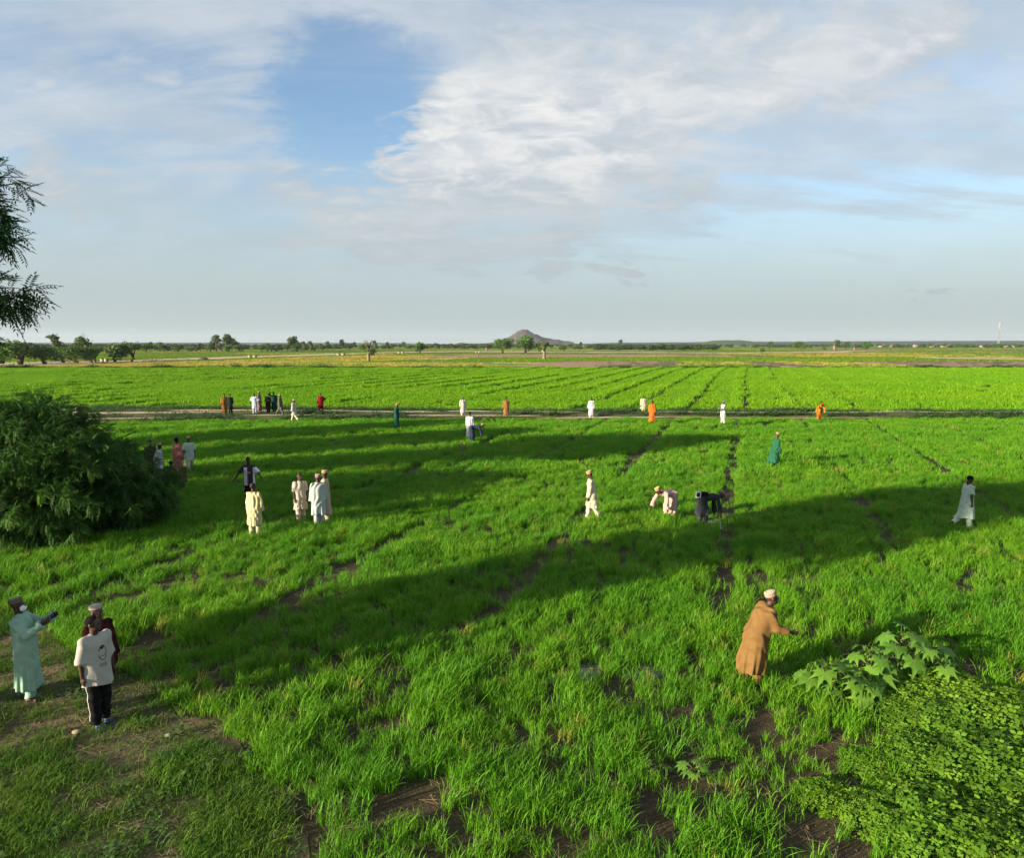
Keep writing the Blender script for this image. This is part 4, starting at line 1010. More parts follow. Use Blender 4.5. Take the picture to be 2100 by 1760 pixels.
def bunch(label, c_, n=40, r_=.28, seed=1):
    v_, f_ = broadleaf(n, r_, .45, .13, seed); b_ = MB(); b_.add(v_ - np.array([0, 0, .2]), f_[0])
    rr = np.random.default_rng(seed)
    for i in range(10):
        a = rr.uniform(-.2, .2, 3); b_.tube([(0, 0, -.22), a * .5 + [0, 0, -.05], a + [0, 0, .2]], [.008, .006, .004], 4)
    tag(obj('weed_bunch', b_.mesh('weed_bunch', M_bunch), None, c_), label, 'plants', 'bunches of pulled weeds')
i_ = info['person in a white tunic and blue cap carrying cut weeds']
bunch('bunch of green weeds carried in front of the white tunic', local(i_, np.array(i_['hands'][1][0]) + np.array([0, .15, .06])), 60, .36, 3)
bunch('bunch of weeds in the lowered hand of the red headscarf person', local(pw, np.array(pw['hands'][1][0]) + np.array([0, .0, -.1])), 40, .22, 4)
bunch('bunch of weeds at the outstretched hand of the red headscarf person', local(pw, np.array(pw['hands'][0][0]) + np.array([.05, .05, -.08])), 34, .22, 5)
i_ = info['person in a cream tunic with a pouch in one hand beside an orange robe']
b_ = MB(); b_.lathe([(.002, -.16), (.06, -.15), (.075, -.08), (.05, -.01), (.02, .02), (.03, .05)], 10); tag(obj('pouch_bag', b_.mesh('pouch_bag', cream, True), None, local(i_, np.array(i_['hands'][0][0]) + np.array([0, .02, -.08]))), 'small cream pouch hanging from the hand of the cream tunic person', 'pouch')
i_ = info['person in dark green clothes holding a white slip at the side']
b_ = MB(); b_.box((0, 0, 0), (.012, .15, .21)); b_.box((.004, 0, .0), (.010, .12, .17)); tag(obj('paper', b_.mesh('paper', white), None, local(i_, np.array(i_['hands'][1][0]) + np.array([-.03, .05, -.03]))), 'white paper held at the side of the dark green clothes', 'paper')
# ------------------------------------------------------------------ trees
M_bark = material('bark', (.11, .085, .06), .95, (.065, .05, .035), 5, .8, 18, .1)
M_pale = material('pale_bark', (.20, .165, .125), .9, (.12, .095, .07), 3, .6, 10, .1)
M_neem = leaf_material('neem_leaf', (.017, .054, .010), (.026, .070, .012), (.036, .088, .014), .3, .6, (.5, 1), .12)
M_neemnew = leaf_material('young_neem_leaf', (.045, .105, .014), (.055, .12, .016), (.04, .09, .012), .3, .7, (.5, 1), .08)


def frames(d, up=None):
    """orthonormal frames (N,3,3) whose first row is the direction d"""
    d = d / (np.linalg.norm(d, axis=1)[:, None] + 1e-9); u = np.array([0, 0, 1.]) + 1e-3 * rng.normal(size=d.shape)
    s = np.cross(d, u); s /= np.linalg.norm(s, axis=1)[:, None] + 1e-9; n = np.cross(s, d); return np.stack([d, s, n], 1)


def pinnate(seed, n=7):
    """a compound leaf: pairs of curved leaflets along a drooping stalk, unit length along +x"""
    V = []; Fq = []
    for i in range(n):
        t = .18 + .82 * i / (n - 1); z = -.28 * t * t
        for sd in ((-1, 1) if i < n - 1 else (0,)):
            L = .27 * (1 - .35 * abs(t - .5)); a = R(62) * sd; dx, dy = math.cos(a), math.sin(a); c = np.array([t * .96, 0, z]); w = .042
            tip = c + np.array([dx * L + .05, dy * L, -.09]); mid = c + np.array([dx * L * .45, dy * L * .45, .0]); nx = np.array([-dy, dx, 0])
            b = len(V); V += [c, mid + nx * w, tip, mid - nx * w]; Fq.append([b, b + 1, b + 2, b + 3])
    return np.array(V), np.array(Fq)


def leaf_cloud(tips, dirs, per, size, seed=0, droop=.55):
    """rosettes of compound leaves at twig tips"""
    r = np.random.default_rng(seed); tv, tf = pinnate(0); n = len(tips) * per
    base = np.repeat(tips, per, 0); d = np.repeat(dirs, per, 0) * .55 + r.normal(0, .62, (n, 3)); d[:, 2] -= droop * r.random(n)
    Fm = frames(d); L = size * r.uniform(.65, 1.2, n)
    roll = r.normal(0, .4, n); s = Fm[:, 1] * np.cos(roll)[:, None] + Fm[:, 2] * np.sin(roll)[:, None]; nn = np.cross(s, Fm[:, 0]); B3 = np.stack([Fm[:, 0], s, nn], 1)
    V = np.einsum('vk,nkj->nvj', tv, B3) * L[:, None, None] + (base + r.normal(0, .05, (n, 3)))[:, None, :]
    Fq = tf[None] + (np.arange(n) * len(tv))[:, None, None]
    return V.reshape(-1, 3), Fq.reshape(-1, 4)


def lobe_tips(lobes, n, seed):
    """points near the surface of a set of leaf masses, with outward directions"""
    r = np.random.default_rng(seed); P_ = []; D_ = []
    w = np.array([l[1][0] * l[1][1] + l[1][1] * l[1][2] for l in lobes]); w /= w.sum()
    for (c, rad), k in zip(lobes, w):
        m = int(n * k); d = r.normal(size=(m, 3)); d /= np.linalg.norm(d, axis=1)[:, None]
        bump = 1 + .24 * np.sin(5 * d[:, 0] + 3 * c[0]) * np.sin(6 * d[:, 1] + c[1]) + .10 * np.sin(9 * d[:, 2] + 7 * d[:, 0])
        rr = (1 - .55 * r.random(m) ** 2.2) * bump
        p = np.array(c) + d * np.array(rad) * rr[:, None]; P_.append(p); D_.append(d)
    return np.concatenate(P_), np.concatenate(D_)


def limbs(mb, base, h, rad, lobes, lean=(0, 0), sides=8):
    top = np.array(base) + [lean[0], lean[1], h]
    mb.tube([np.array(base) - [0, 0, .1], np.array(base) + [0, 0, .12], (np.array(base) + top) / 2 + [.05, .03, 0], top], [rad * 1.5, rad * 1.15, rad, rad * .85], sides)
    for c, r_ in lobes:
        c = np.array(c); m = (top + c) / 2 + np.array([random.uniform(-.1, .1), random.uniform(-.1, .1), .15]) * np.linalg.norm(c - top) * .4
        mb.tube([top - [0, 0, rad], m, c, c + (c - top) * .35], [rad * .6, rad * .42, rad * .26, rad * .08], max(5, sides - 2))


def root_empty(name, loc, rz, sc, label, cat, group=None):
    e = bpy.data.objects.new(name, None); C.objects.link(e); e.location = loc; e.rotation_euler = (0, 0, rz)
    e.scale = sc if hasattr(sc, '__len__') else (sc,) * 3; e.empty_display_size = .2
    return tag(e, label, cat, group)


# the leafy tree at the edge of the field whose crown hangs to the ground
lob = [((0, 0, 2.15), (3.1, 2.6, 2.05)), ((-3.6, .5, 2.3), (2.6, 2.4, 1.9)), ((2.9, .2, 1.35), (1.75, 1.7, 1.35)), ((1.3, -1.4, 1.1), (2.5, 1.5, 1.15)), ((-1.5, -1.5, 1.3), (2.4, 1.6, 1.3)), ((-1.2, .2, 3.45), (1.5, 1.4, .95)), ((.9, .3, 3.1), (1.5, 1.4, 1.0)), ((3.9, .0, 1.05), (.95, 1.0, .75)), ((2.0, -.8, 2.1), (1.2, 1.2, .85)), ((3.3, .3, .7), (1.3, 1.2, .7))]
te, de = lobe_tips(lob, 4800, 3); 
rs = np.random.default_rng(17); pick = rs.choice(len(te), 130, False); ln_ = rs.uniform(.2, .85, 130)
sp_ = te[pick][:, None] + (de[pick] * [1, 1, .5] + rs.normal(0, .25, (130, 3)))[:, None] * (ln_[:, None] * np.linspace(.2, 1, 6)[None])[:, :, None] - np.array([0, 0, .25]) * (np.linspace(0, 1, 6) ** 2)[None, :, None]
te = np.concatenate([te, sp_.reshape(-1, 3)]); de = np.concatenate([de, np.repeat(de[pick], 6, 0)])
kz = te[:, 2] > .25; te, de = te[kz], de[kz]
bush_root = root_empty('neem_tree', (-16.1, 21.6, 0), 0, 1, 'dark leafy tree with low crown drooping onto the rice at the field edge', 'tree')
b_ = MB(); limbs(b_, (0, 0, 0), 1.1, .16, lob[:7], (.1, 0)); obj('trunk', b_.mesh('trunk', M_bark, True), bush_root)
v_, f_ = leaf_cloud(te, de, 6, .34, 5, .8); obj('crown', mesh('crown', v_, f_, M_neem), bush_root)
kk = np.random.default_rng(9).random(len(te)) < .045; v_, f_ = leaf_cloud(te[kk] * [1.01, 1.02, 1.01], de[kk], 6, .36, 6, .8); obj('young_leaves', mesh('young_leaves', v_, f_, M_neemnew), bush_root)

# the taller tree beside it, whose branches reach into the picture
lob2 = [((1.2, 0, 7.9), (1.7, 1.6, 1.3)), ((2.3, .2, 8.1), (1.25, 1.2, 1.0)), ((2.5, -.2, 7.4), (1.25, 1.1, .6)), ((2.75, .1, 6.72), (1.05, .9, .36)), ((-1.2, .4, 6.9), (1.8, 1.7, 1.7)), ((.2, -1.3, 6.2), (1.7, 1.3, 1.3)), ((0.2, 1.4, 6.3), (1.7, 1.3, 1.3)), ((1.9, 0, 8.85), (1.0, .9, .5)), ((-1.1, .2, 4.2), (1.7, 1.9, 1.4)), ((-1.0, -.2, 2.6), (1.6, 1.6, 1.0))]
te, de = lobe_tips(lob2, 4200, 8)
tall = root_empty('neem_tree', (-10.9, 9.7, 0), 0, 1, 'tall tree at the picture edge with feathery leaves against the sky', 'tree')
b_ = MB(); limbs(b_, (0, 0, 0), 5.2, .20, lob2, (.3, 0)); obj('trunk', b_.mesh('trunk', M_bark, True), tall)
v_, f_ = leaf_cloud(te, de, 6, .31, 12, .8); obj('crown', mesh('crown', v_, f_, M_neem), tall)
# its neighbours along the verge stand outside the picture and throw the long shadows across the rice
SHADE = [(-26.0, 23, 1.10, 'second shade tree along the field edge, beyond the low drooping tree'), (-41, 30, 1.05, 'shade tree far along the field edge, the last of the row'), (-34, 27, 1.05, 'shade tree between the second and the last of the verge row')]
for i, (x_, y_, s_, _) in enumerate(SHADE):
    r_ = root_empty('neem_tree', (x_, y_, 0), random.uniform(0, 6.28), s_, _, 'tree', 'shade trees along the verge')
    for ch in tall.children:
        c_ = ch.copy(); C.objects.link(c_); c_.parent = r_


# ---- trees of the plain
def quads_cloud(P_, D_, size, seed, flat=.6):
    r = np.random.default_rng(seed); n = len(P_); d = D_ * .7 + r.normal(0, .55, (n, 3)); Fm = frames(d); a = r.uniform(0, 6.28, n)
    u = Fm[:, 1] * np.cos(a)[:, None] + Fm[:, 2] * np.sin(a)[:, None]; w = np.cross(u, Fm[:, 0]); L = (size * r.uniform(.5, 1.3, n))[:, None]
    V = np.stack([P_ - u * L, P_ - w * L * flat, P_ + u * L, P_ + w * L * flat], 1); return V.reshape(-1, 3), np.arange(n * 4).reshape(n, 4)


M_t1 = leaf_material('dense_foliage', (.030, .082, .012), (.045, .10, .014), (.06, .115, .016), .2, .6, (.3, .3))
M_t2 = leaf_material('grey_foliage', (.050, .075, .024), (.06, .085, .03), (.07, .09, .035), .2, .6, (.3, .3))
M_t3 = leaf_material('olive_foliage', (.05, .085, .016), (.06, .095, .02), (.045, .08, .014), .2, .6, (.3, .3))


def far_tree(kind, seed):
    """trunk and crown of a tree one metre high, to be scaled"""
    r = np.random.default_rng(seed); b = MB(); L = []
    if kind == 'dense':
        for i in range(9): a = r.uniform(0, 6.28); d = r.uniform(.1, .34); L.append(((d * math.cos(a), d * math.sin(a), r.uniform(.22, .74)), tuple(r.uniform(.16, .26, 3) * [1, 1, .85])))
        L.append(((0, 0, .62), (.30, .30, .26))); n, sz, mt, bk = 1500, .045, M_t1, M_bark
        limbs(b, (0, 0, 0), .24, .040, L[:6], (.02, 0), 6)
        if seed % 2: b.tube([(.05, 0, 0), (.09, .02, .2), (.16, .03, .45)], [.03, .025, .015], 5)
    elif kind == 'slender':
        for i in range(10): z = r.uniform(.42, .93); d = .15 * (1.05 - z) + .03; a = r.uniform(0, 6.28); L.append(((d * math.cos(a) * 1.3, d * math.sin(a) * 1.3, z), tuple(r.uniform(.07, .13, 3))))
        n, sz, mt, bk = 900, .036, M_t2, M_pale
        b.tube([(0, 0, -.01), (.01, 0, .4), (.0, .01, .7), (0, 0, .92)], [.022, .017, .010, .004], 6)
        for c, q_ in L[:7]: b.tube([(0, 0, c[2] - .12), c], [.008, .004], 4)
    elif kind == 'baobab':
        for i in range(12): a = r.uniform(0, 6.28); d = r.uniform(.1, .34); L.append(((d * math.cos(a), d * math.sin(a), r.uniform(.46, .90)), tuple(r.uniform(.07, .13, 3))))
        n, sz, mt, bk = 620, .030, M_t3, M_pale
        b.tube([(0, 0, -.01), (0, 0, .08), (0, 0, .30), (0, 0, .42)], [.105, .078, .066, .06], 9)
        for c, q_ in L: c = np.array(c); b.tube([(0, 0, .38), c * [.5, .5, .8], c, c * [1.25, 1.25, 1.1]], [.036, .022, .012, .004], 5)
    elif kind == 'bare':
        for i in range(4): a = r.uniform(0, 6.28); L.append(((.12 * math.cos(a), .12 * math.sin(a), r.uniform(.40, .62)), tuple(r.uniform(.12, .18, 3))))
        n, sz, mt, bk = 520, .030, M_t3, M_pale
        b.tube([(0, 0, -.01), (0, 0, .08), (0, 0, .35), (.01, 0, .6)], [.075, .052, .042, .03], 8)
        for i in range(9): a = r.uniform(0, 6.28); q_ = np.array([.16 * math.cos(a), .16 * math.sin(a), 0]); b.tube([(.01, 0, .5 + .02 * i), q_ * .5 + [0, 0, .74], q_ + [0, 0, .86 + .12 * r.random()]], [.022, .012, .003], 4)
    elif kind == 'spread':
        for i in range(11): a = r.uniform(0, 6.28); d = r.uniform(.15, .48); L.append(((d * math.cos(a), d * math.sin(a), r.uniform(.55, .90)), tuple(r.uniform(.09, .17, 3) * [1.1, 1.1, .75])))
        n, sz, mt, bk = 1100, .034, M_t3, M_bark
        limbs(b, (0, 0, 0), .20, .036, L[:8], (.05, 0), 6)
    P_, D_ = lobe_tips(L, n, seed); v_, f_ = quads_cloud(P_, D_, sz, seed)
    return b.mesh('trunk', bk, True), mesh('crown', v_, f_, mt)


KIND = {'dense': [far_tree('dense', s) for s in (1, 2, 3, 4)], 'slender': [far_tree('slender', s) for s in (11, 12, 13, 14)], 'baobab': [far_tree('baobab', s) for s in (21, 22, 23)],
        'bare': [far_tree('bare', 31)], 'spread': [far_tree('spread', s) for s in (41, 42, 43)]}
NAMES = {'dense': 'mango_tree', 'slender': 'eucalyptus_tree', 'baobab': 'baobab_tree', 'bare': 'baobab_tree', 'spread': 'acacia_tree'}


def plant_tree(kind, px, base, top, wide, label, group=None):
    """px, base and top: where the foot and the tip are seen"""
    p = G(px, base); d = math.hypot(p.x, p.y); h = H + d * (-ray(px, top).z * -1) / math.hypot(*ray(px, top).xy)
    tm, cm = random.choice(KIND[kind]); r_ = root_empty(NAMES[kind], p, random.uniform(0, 6.28), (h * wide * 1.3, h * wide * 1.3, h * 1.04), label, 'tree', group)
    obj('trunk', tm, r_); obj('crown', cm, r_)


ORD = 'first second third fourth fifth sixth seventh eighth ninth tenth eleventh twelfth thirteenth fourteenth fifteenth sixteenth seventeenth eighteenth nineteenth twentieth'.split()
TENS = ['', '', 'twenty', 'thirty', 'forty', 'fifty', 'sixty', 'seventy']
def ordinal(n):
    if n <= 20: return ORD[n - 1]
    return TENS[n // 10] + ('-' + ORD[n % 10 - 1] if n % 10 else 'th') if n % 10 else TENS[n // 10][:-1] + 'ieth'
g_ = 'trees beside the dirt road'
for i, (kind, px, ba, to, wi) in enumerate([('dense', 2, 746, 697, 1.15), ('dense', 40, 748, 693, 1.25), ('dense', 93, 747, 706, 1.15), ('slender', 112, 741, 689, 1.0), ('dense', 131, 744, 708, 1.0), ('spread', 147, 741, 689, 1.0), ('dense', 158, 745, 705, 1.2),
                                           ('dense', 188, 744, 706, 1.0), ('spread', 196, 743, 706, .8), ('dense', 236, 742.5, 700, 1.1), ('dense', 248, 740, 712, 1.1), ('spread', 270, 742, 696, 1.05)]):
    plant_tree(kind, px, ba, to, wi, f"{ {'dense': 'dark round mango', 'slender': 'tall pale', 'spread': 'spreading olive'}[kind]} tree, {ordinal(i + 1)} from the left in the row beside the dirt road", g_)
g_ = 'trees in the line beyond the road'
line = [('dense', 300, 724, 708), ('slender', 308, 724, 703), ('spread', 327, 722, 703), ('dense', 337, 722, 709), ('slender', 357, 722, 706), ('dense', 366, 722, 707), ('dense', 389, 722, 710), ('dense', 402, 722, 711), ('slender', 411, 722, 706), ('spread', 425, 722, 702), ('dense', 432, 722, 709),
        ('slender', 444, 722, 690), ('spread', 455, 722, 689), ('slender', 466, 722, 689), ('dense', 470, 722, 704), ('slender', 476, 722, 698), ('slender', 484, 722, 701), ('dense', 490, 722, 706), ('dense', 536, 721, 708), ('spread', 548, 721, 705), ('dense', 556, 721, 707), ('dense', 566, 721, 709), ('spread', 578, 721, 707), ('spread', 590, 721, 706),
        ('slender', 597, 721, 694), ('slender', 603, 721, 692), ('dense', 608, 721, 701), ('slender', 622, 722, 703), ('slender', 636, 721, 702), ('dense', 645, 721, 710), ('spread', 654, 720, 706), ('dense', 660, 720, 708), ('slender', 672, 719, 702), ('spread', 682, 719, 707), ('slender', 702, 720, 699), ('spread', 716, 719, 703), ('slender', 726, 719, 703),
        ('dense', 742, 718, 707), ('slender', 768, 719, 701), ('dense', 785, 717, 707), ('slender', 795, 718, 704), ('spread', 806, 718, 705), ('slender', 828, 718, 703), ('dense', 840, 716, 707), ('dense', 884, 716, 707), ('slender', 892, 717, 705), ('spread', 902, 717, 706), ('slender', 926, 716, 706), ('spread', 945, 716, 706), ('dense', 958, 716, 708),
        ('dense', 985, 716, 707), ('dense', 1000, 716, 707), ('dense', 1016, 716, 708), ('spread', 1130, 716, 707), ('dense', 1178, 717, 708), ('slender', 1190, 717, 703), ('dense', 1206, 716, 707), ('dense', 1222, 716, 709), ('dense', 1240, 716, 707), ('spread', 1252, 716, 707)]
for i, (kind, px, ba, to) in enumerate(line):
    plant_tree(kind, px, ba, to - 1.6, {'dense': 1.2, 'slender': 1.1, 'spread': 1.1}[kind], f"{ {'dense': 'small dark round', 'slender': 'slender pale trunked', 'spread': 'small spreading'}[kind]} tree, {ordinal(i + 1)} from the left in the line beyond the road", g_)
for kind, px, ba, to, wi, lab in [
    ('bare', 756, 741.5, 696, 1.15, 'baobab with bare twisted top and leafy waist standing in the stubble'), ('dense', 861, 725, 699, .95, 'round leafy tree on a thin trunk standing alone before the treeline'),
    ('baobab', 998, 721, 703, 1.0, 'leafless grey baobab before the foot of the rocky hill'), ('dense', 1031, 725.5, 692, 1.05, 'broad dark tree just left of the rocky hill summit'),
    ('dense', 1078, 724, 683, .9, 'tallest tree, standing before the slope of the rocky hill'), ('dense', 1104, 722.5, 700, .9, 'dark tree behind the short thick one before the hill'), ('baobab', 1116, 737, 699, .9, 'short tree with thick pale trunk standing in the fields below the hill'),
    ('dense', 1156, 722, 705, 1.05, 'rounded dark tree at the far end of the hill slope'), ('slender', 1272, 714, 697, 1.1, 'slim upright tree rising alone above the treeline'), ('baobab', 1290, 716, 706, 1.2, 'pale baobab right of the slim upright tree'),
    ('dense', 1562, 725, 713, .9, 'small round bush tree on the plain below the green hill'), ('spread', 1577, 717, 700, .9, 'pale spindly tree beside the green hill'), ('dense', 1630, 716, 703, 1.1, 'dark tree in the pair beside the tan baobab row'), ('dense', 1637, 716, 698, 1.15, 'taller dark tree of the pair right of the green hill'),
    ('spread', 1663, 716, 705, 1.0, 'low olive tree between dark pair and thick baobab'), ('dense', 1650, 717, 707, .9, 'small bright tree beside the dark pair'), ('baobab', 1711, 718, 695.5, 1.15, 'big pale trunked baobab with spiky crown on the open plain'), ('spread', 1733, 717, 700, 1.1, 'wide olive tree right of the big baobab'),
    ('baobab', 1752, 718, 704, 1.2, 'low tan baobab between two darker trees'), ('dense', 1776, 717, 699, 1.2, 'dark broad tree ending the row right of the baobabs'), ('dense', 1691, 719, 711, .9, 'tiny round tree left of the big baobab'), ('dense', 1820, 714, 705, 1.1, 'dark tree at the start of the village row'),
    ('dense', 1862, 713, 705, 1.2, 'dark tree standing behind the first village houses'), ('dense', 1905, 713, 703, 1.3, 'broad dark tree behind the middle village houses'), ('dense', 1935, 713, 703, 1.2, 'dark round tree beside the middle village houses'), ('dense', 1965, 713, 704, 1.2, 'dark round tree right of the middle village houses'),
    ('dense', 1995, 713, 705, 1.2, 'low dark tree left of the radio mast'), ('dense', 2050, 713, 703, 1.5, 'broad dark tree at the foot of the radio mast'), ('dense', 2085, 713, 703, 1.3, 'dark tree at the far right end of the village'),
    ('dense', 1330, 715, 708, 1.2, 'dark bushy tree right of the pale baobab'), ('dense', 1372, 715, 708, 1.3, 'dark low tree halfway towards the green hill'), ('dense', 1405, 715, 707, 1.3, 'dark tree before the left foot of the green hill'), ('baobab', 1451, 715, 704, 1.0, 'pale thin tree before the left end of the green hill')]:
    plant_tree(kind, px, ba, to, wi, lab)

# ---- far wood, wooded rise, hills
M_wood = leaf_material('far_wood_leaf', (.020, .048, .014), (.026, .055, .016), (.032, .06, .018), .1, .7, (.01, .02))
rr = np.random.default_rng(5); n = 1500; d_ = rr.uniform(1050, 1700, n); x = rr.uniform(-.80, .80, n) * d_; d_[:620] = rr.uniform(620, 1000, 620); x[:620] = rr.uniform(-.8, .30, 620) * d_[:620]
tm, cm = KIND['dense'][0]
pw_ = [bpy.data.objects.new('wood', cm_.copy()) for _, cm_ in KIND['dense'][:3]]
for p_ in pw_: p_.data.materials.clear(); p_.data.materials.append(M_wood)
hh = rr.uniform(5, 10, n); keep = noise(x, d_, .004, 2) > .36; keep[:620] = noise(x[:620], d_[:620], .006, 2) > .38
x, d_, hh = x[keep], d_[keep], hh[keep]
scatter('far_woodland', np.stack([x, d_, 0 * x - hh * .26], 1), rr.uniform(0, 6.28, len(x)), np.stack([hh * 1.3, hh * 1.3, hh], 1), rr.integers(0, 3, len(x)), pw_)


def hill(name, px0, px1, dist, depth, profile, mat, nx=90, ny=26, rough=2.0, seed=0, base=705):
    """a hill at a real distance: profile gives its height along its width"""
    x0 = (px0 - 1050) / F * dist; x1 = (px1 - 1050) / F * dist; xs = np.linspace(x0, x1, nx); ys = np.linspace(-1, 1, ny); V = []
    hx = np.interp(np.linspace(0, 1, nx), [p_[0] for p_ in profile], [p_[1] for p_ in profile])
    for j, t in enumerate(ys):
        f = max(0, 1 - abs(t) ** 1.6) ; nz = (noise(xs * .02 + 40, xs * 0 + t * depth * .02, 1.0, 4) - .5 + .6 * (noise2(xs * .06, xs * 0 + t * depth * .06, 1.0, 3) - .5))
        V.append(np.stack([xs + nz * 6, np.full(nx, dist + t * depth), np.maximum(hx * f + nz * rough * np.minimum(1, hx / 12) * f ** .5, -1) - 1.5 * (1 - f)], 1))
    V = np.concatenate(V); q = [[j * nx + i, j * nx + i + 1, (j + 1) * nx + i + 1, (j + 1) * nx + i] for j in range(ny - 1) for i in range(nx - 1)]
    o = obj(name, mesh(name, V, np.array(q), mat, False)); tag(o, kind='structure'); return o


M_rock = ground_material('rocky_slope', [(.072, .055, .055), (.088, .068, .064), (.058, .047, .049), (.048, .048, .036)], (.006, .03, .12), bump=.6, bscale=.05)
M_greenhill = ground_material('bushy_slope', [(.035, .065, .02), (.045, .075, .022), (.06, .075, .03), (.02, .05, .012)], (.01, .05, .2), bump=.8, bscale=.08)
k3 = 3000 / F
hill('rocky_hill', 915, 1192, 3000, 170, [(0, 0), (.06, 4), (.10, 10), (.13, 6), (.28, 7), (.40, 12), (.44, 28), (.50, 50), (.53, 61), (.56, 64), (.60, 62), (.64, 48), (.72, 34), (.82, 21), (.92, 12), (1, 0)], M_rock, 190, 60, 15, 1)
hill('green_hill', 1395, 1610, 2700, 150, [(0, 0), (.12, 5), (.28, 17), (.42, 20), (.55, 19), (.66, 14), (.74, 12), (.88, 8), (1, 0)], M_greenhill, 120, 24, 4, 2)
M_woodrise = ground_material('wooded_slope', [(.014, .028, .016), (.018, .034, .018), (.022, .034, .018), (.010, .02, .010)], (.006, .02, .08), bump=.8, bscale=.05)
hill('wooded_rise', 1130, 2400, 4200, 600, [(0, 0), (.1, 12), (.3, 17), (.5, 21), (.7, 23), (.9, 24), (1, 24)], M_woodrise, 420, 20, 5, 3)
hill('wooded_rise', -400, 950, 5200, 600, [(0, 16), (.3, 13), (.6, 14), (.9, 12), (1, 0)], M_woodrise, 300, 18, 5, 4)

# ---- village houses, mast, culvert walls
M_mud = material('mud_wall', (.24, .175, .115), .95, (.19, .14, .095), 1.2, .3, 8); M_tin = material('tin_roof', (.20, .205, .22), .55, (.16, .15, .15), 2); M_thatch = material('thatch', (.30, .24, .15), .95, (.22, .17, .11), 3); M_dark = material('doorway', (.02, .018, .015), .9)
wl = ['at the left end of the village', 'second from the left in the village', 'third from the left in the village', 'fourth from the left in the village', 'fifth from the left in the village', 'sixth from the left in the village', 'seventh from the left in the village', 'eighth from the left in the village', 'ninth from the left in the village', 'left of the radio mast', 'just right of the radio mast', 'at the right end of the village']
for i, (px, w_, kd) in enumerate([(1807, 9, 'flat'), (1826, 13, 'flat'), (1846, 8, 'gable'), (1878, 10, 'gable'), (1890, 12, 'flat'), (1912, 12, 'gable'), (1937, 15, 'flat'), (1955, 13, 'flat'), (1990, 17, 'gable'), (2020, 20, 'flat'), (2062, 15, 'flat'), (2082, 11, 'gable')]):
    p_ = G(px, 712.6); k_ = p_.y / F; W_ = w_ * k_; hh_ = random.uniform(2.6, 3.2); dp = 6.0
    e = root_empty('village_house', p_, random.uniform(-.15, .15), 1, f"{'flat roofed mud' if kd == 'flat' else 'gabled tin roofed'} house {wl[i]}", 'house', 'village houses')
    b_ = MB(); b_.box((0, 0, hh_ / 2), (W_, dp, hh_)); wall = obj('wall', b_.mesh('wall', M_mud), e)
    b_ = MB()
    if kd == 'flat': b_.box((0, 0, hh_ + .12), (W_ + .4, dp + .4, .24))
    else:
        a, c_ = W_ / 2 + .4, dp / 2 + .5; b_.add([(-a, -c_, hh_ + .02), (a, -c_, hh_ + .02), (a, c_, hh_ + .02), (-a, c_, hh_ + .02), (-a, 0, hh_ + 1.5), (a, 0, hh_ + 1.5)], [[0, 1, 5, 4], [2, 3, 4, 5], [3, 2, 1, 0]]); b_.f3.append(np.array([[0, 4, 3], [1, 2, 5]], np.int32))
    obj('roof', b_.mesh('roof', M_tin if kd == 'gable' else M_thatch), e)
    b_ = MB(); b_.box((-W_ * .2, -dp / 2 - .02, 1.0), (1.1, .06, 2.0)); obj('door', b_.mesh('door', M_dark), wall)
    for q_ in (.12, .32):
        b_ = MB(); b_.box((W_ * q_, -dp / 2 - .02, 1.6), (.9, .06, .8)); obj('window', b_.mesh('window', M_dark), wall)
p_ = G(2047, 711.5); e = root_empty('radio_mast', p_, 0, 1, 'thin lattice radio mast rising above the village trees', 'mast')
mh = 46.0
for nm_, z0_, z1_, mt_ in (('lower_section', 0, .30, material('white_steel', (.26, .27, .28), .5)), ('middle_section', .30, .66, material('red_steel', (.20, .15, .14), .5)), ('top_section', .66, 1, material('grey_steel', (.34, .33, .34), .5))):
    b_ = MB(); wd = lambda t: 1.15 - .55 * t
    for sx, sy in ((-1, -1), (1, -1), (1, 1), (-1, 1)): b_.tube([(sx * wd(z0_), sy * wd(z0_), z0_ * mh), (sx * wd(z1_), sy * wd(z1_), z1_ * mh)], [.14, .14], 4)
    nn_ = int((z1_ - z0_) * 18)
    for i in range(nn_):
        ta, tb = z0_ + (z1_ - z0_) * i / nn_, z0_ + (z1_ - z0_) * (i + 1) / nn_
        for (ax_, ay_), (bx_, by_) in (((-1, -1), (1, -1)), ((1, -1), (1, 1)), ((1, 1), (-1, 1)), ((-1, 1), (-1, -1))): b_.tube([(ax_ * wd(ta), ay_ * wd(ta), ta * mh), (bx_ * wd(tb), by_ * wd(tb), tb * mh)], [.08, .08], 3)
    obj(nm_, b_.mesh(nm_, mt_), e)
for z_ in (.45, .82, .93):
    b_ = MB()
    for k_ in range(3): b_.box((1.5 * math.cos(k_ * 2.09), 1.5 * math.sin(k_ * 2.09), z_ * mh), (.5, .5, 2.4), k_ * 2.09)
    obj('antenna', b_.mesh('antenna', bpy.data.materials['grey_steel']), e)
M_conc = material('whitewashed_concrete', (.26, .24, .21), .85, (.21, .19, .165), 2)
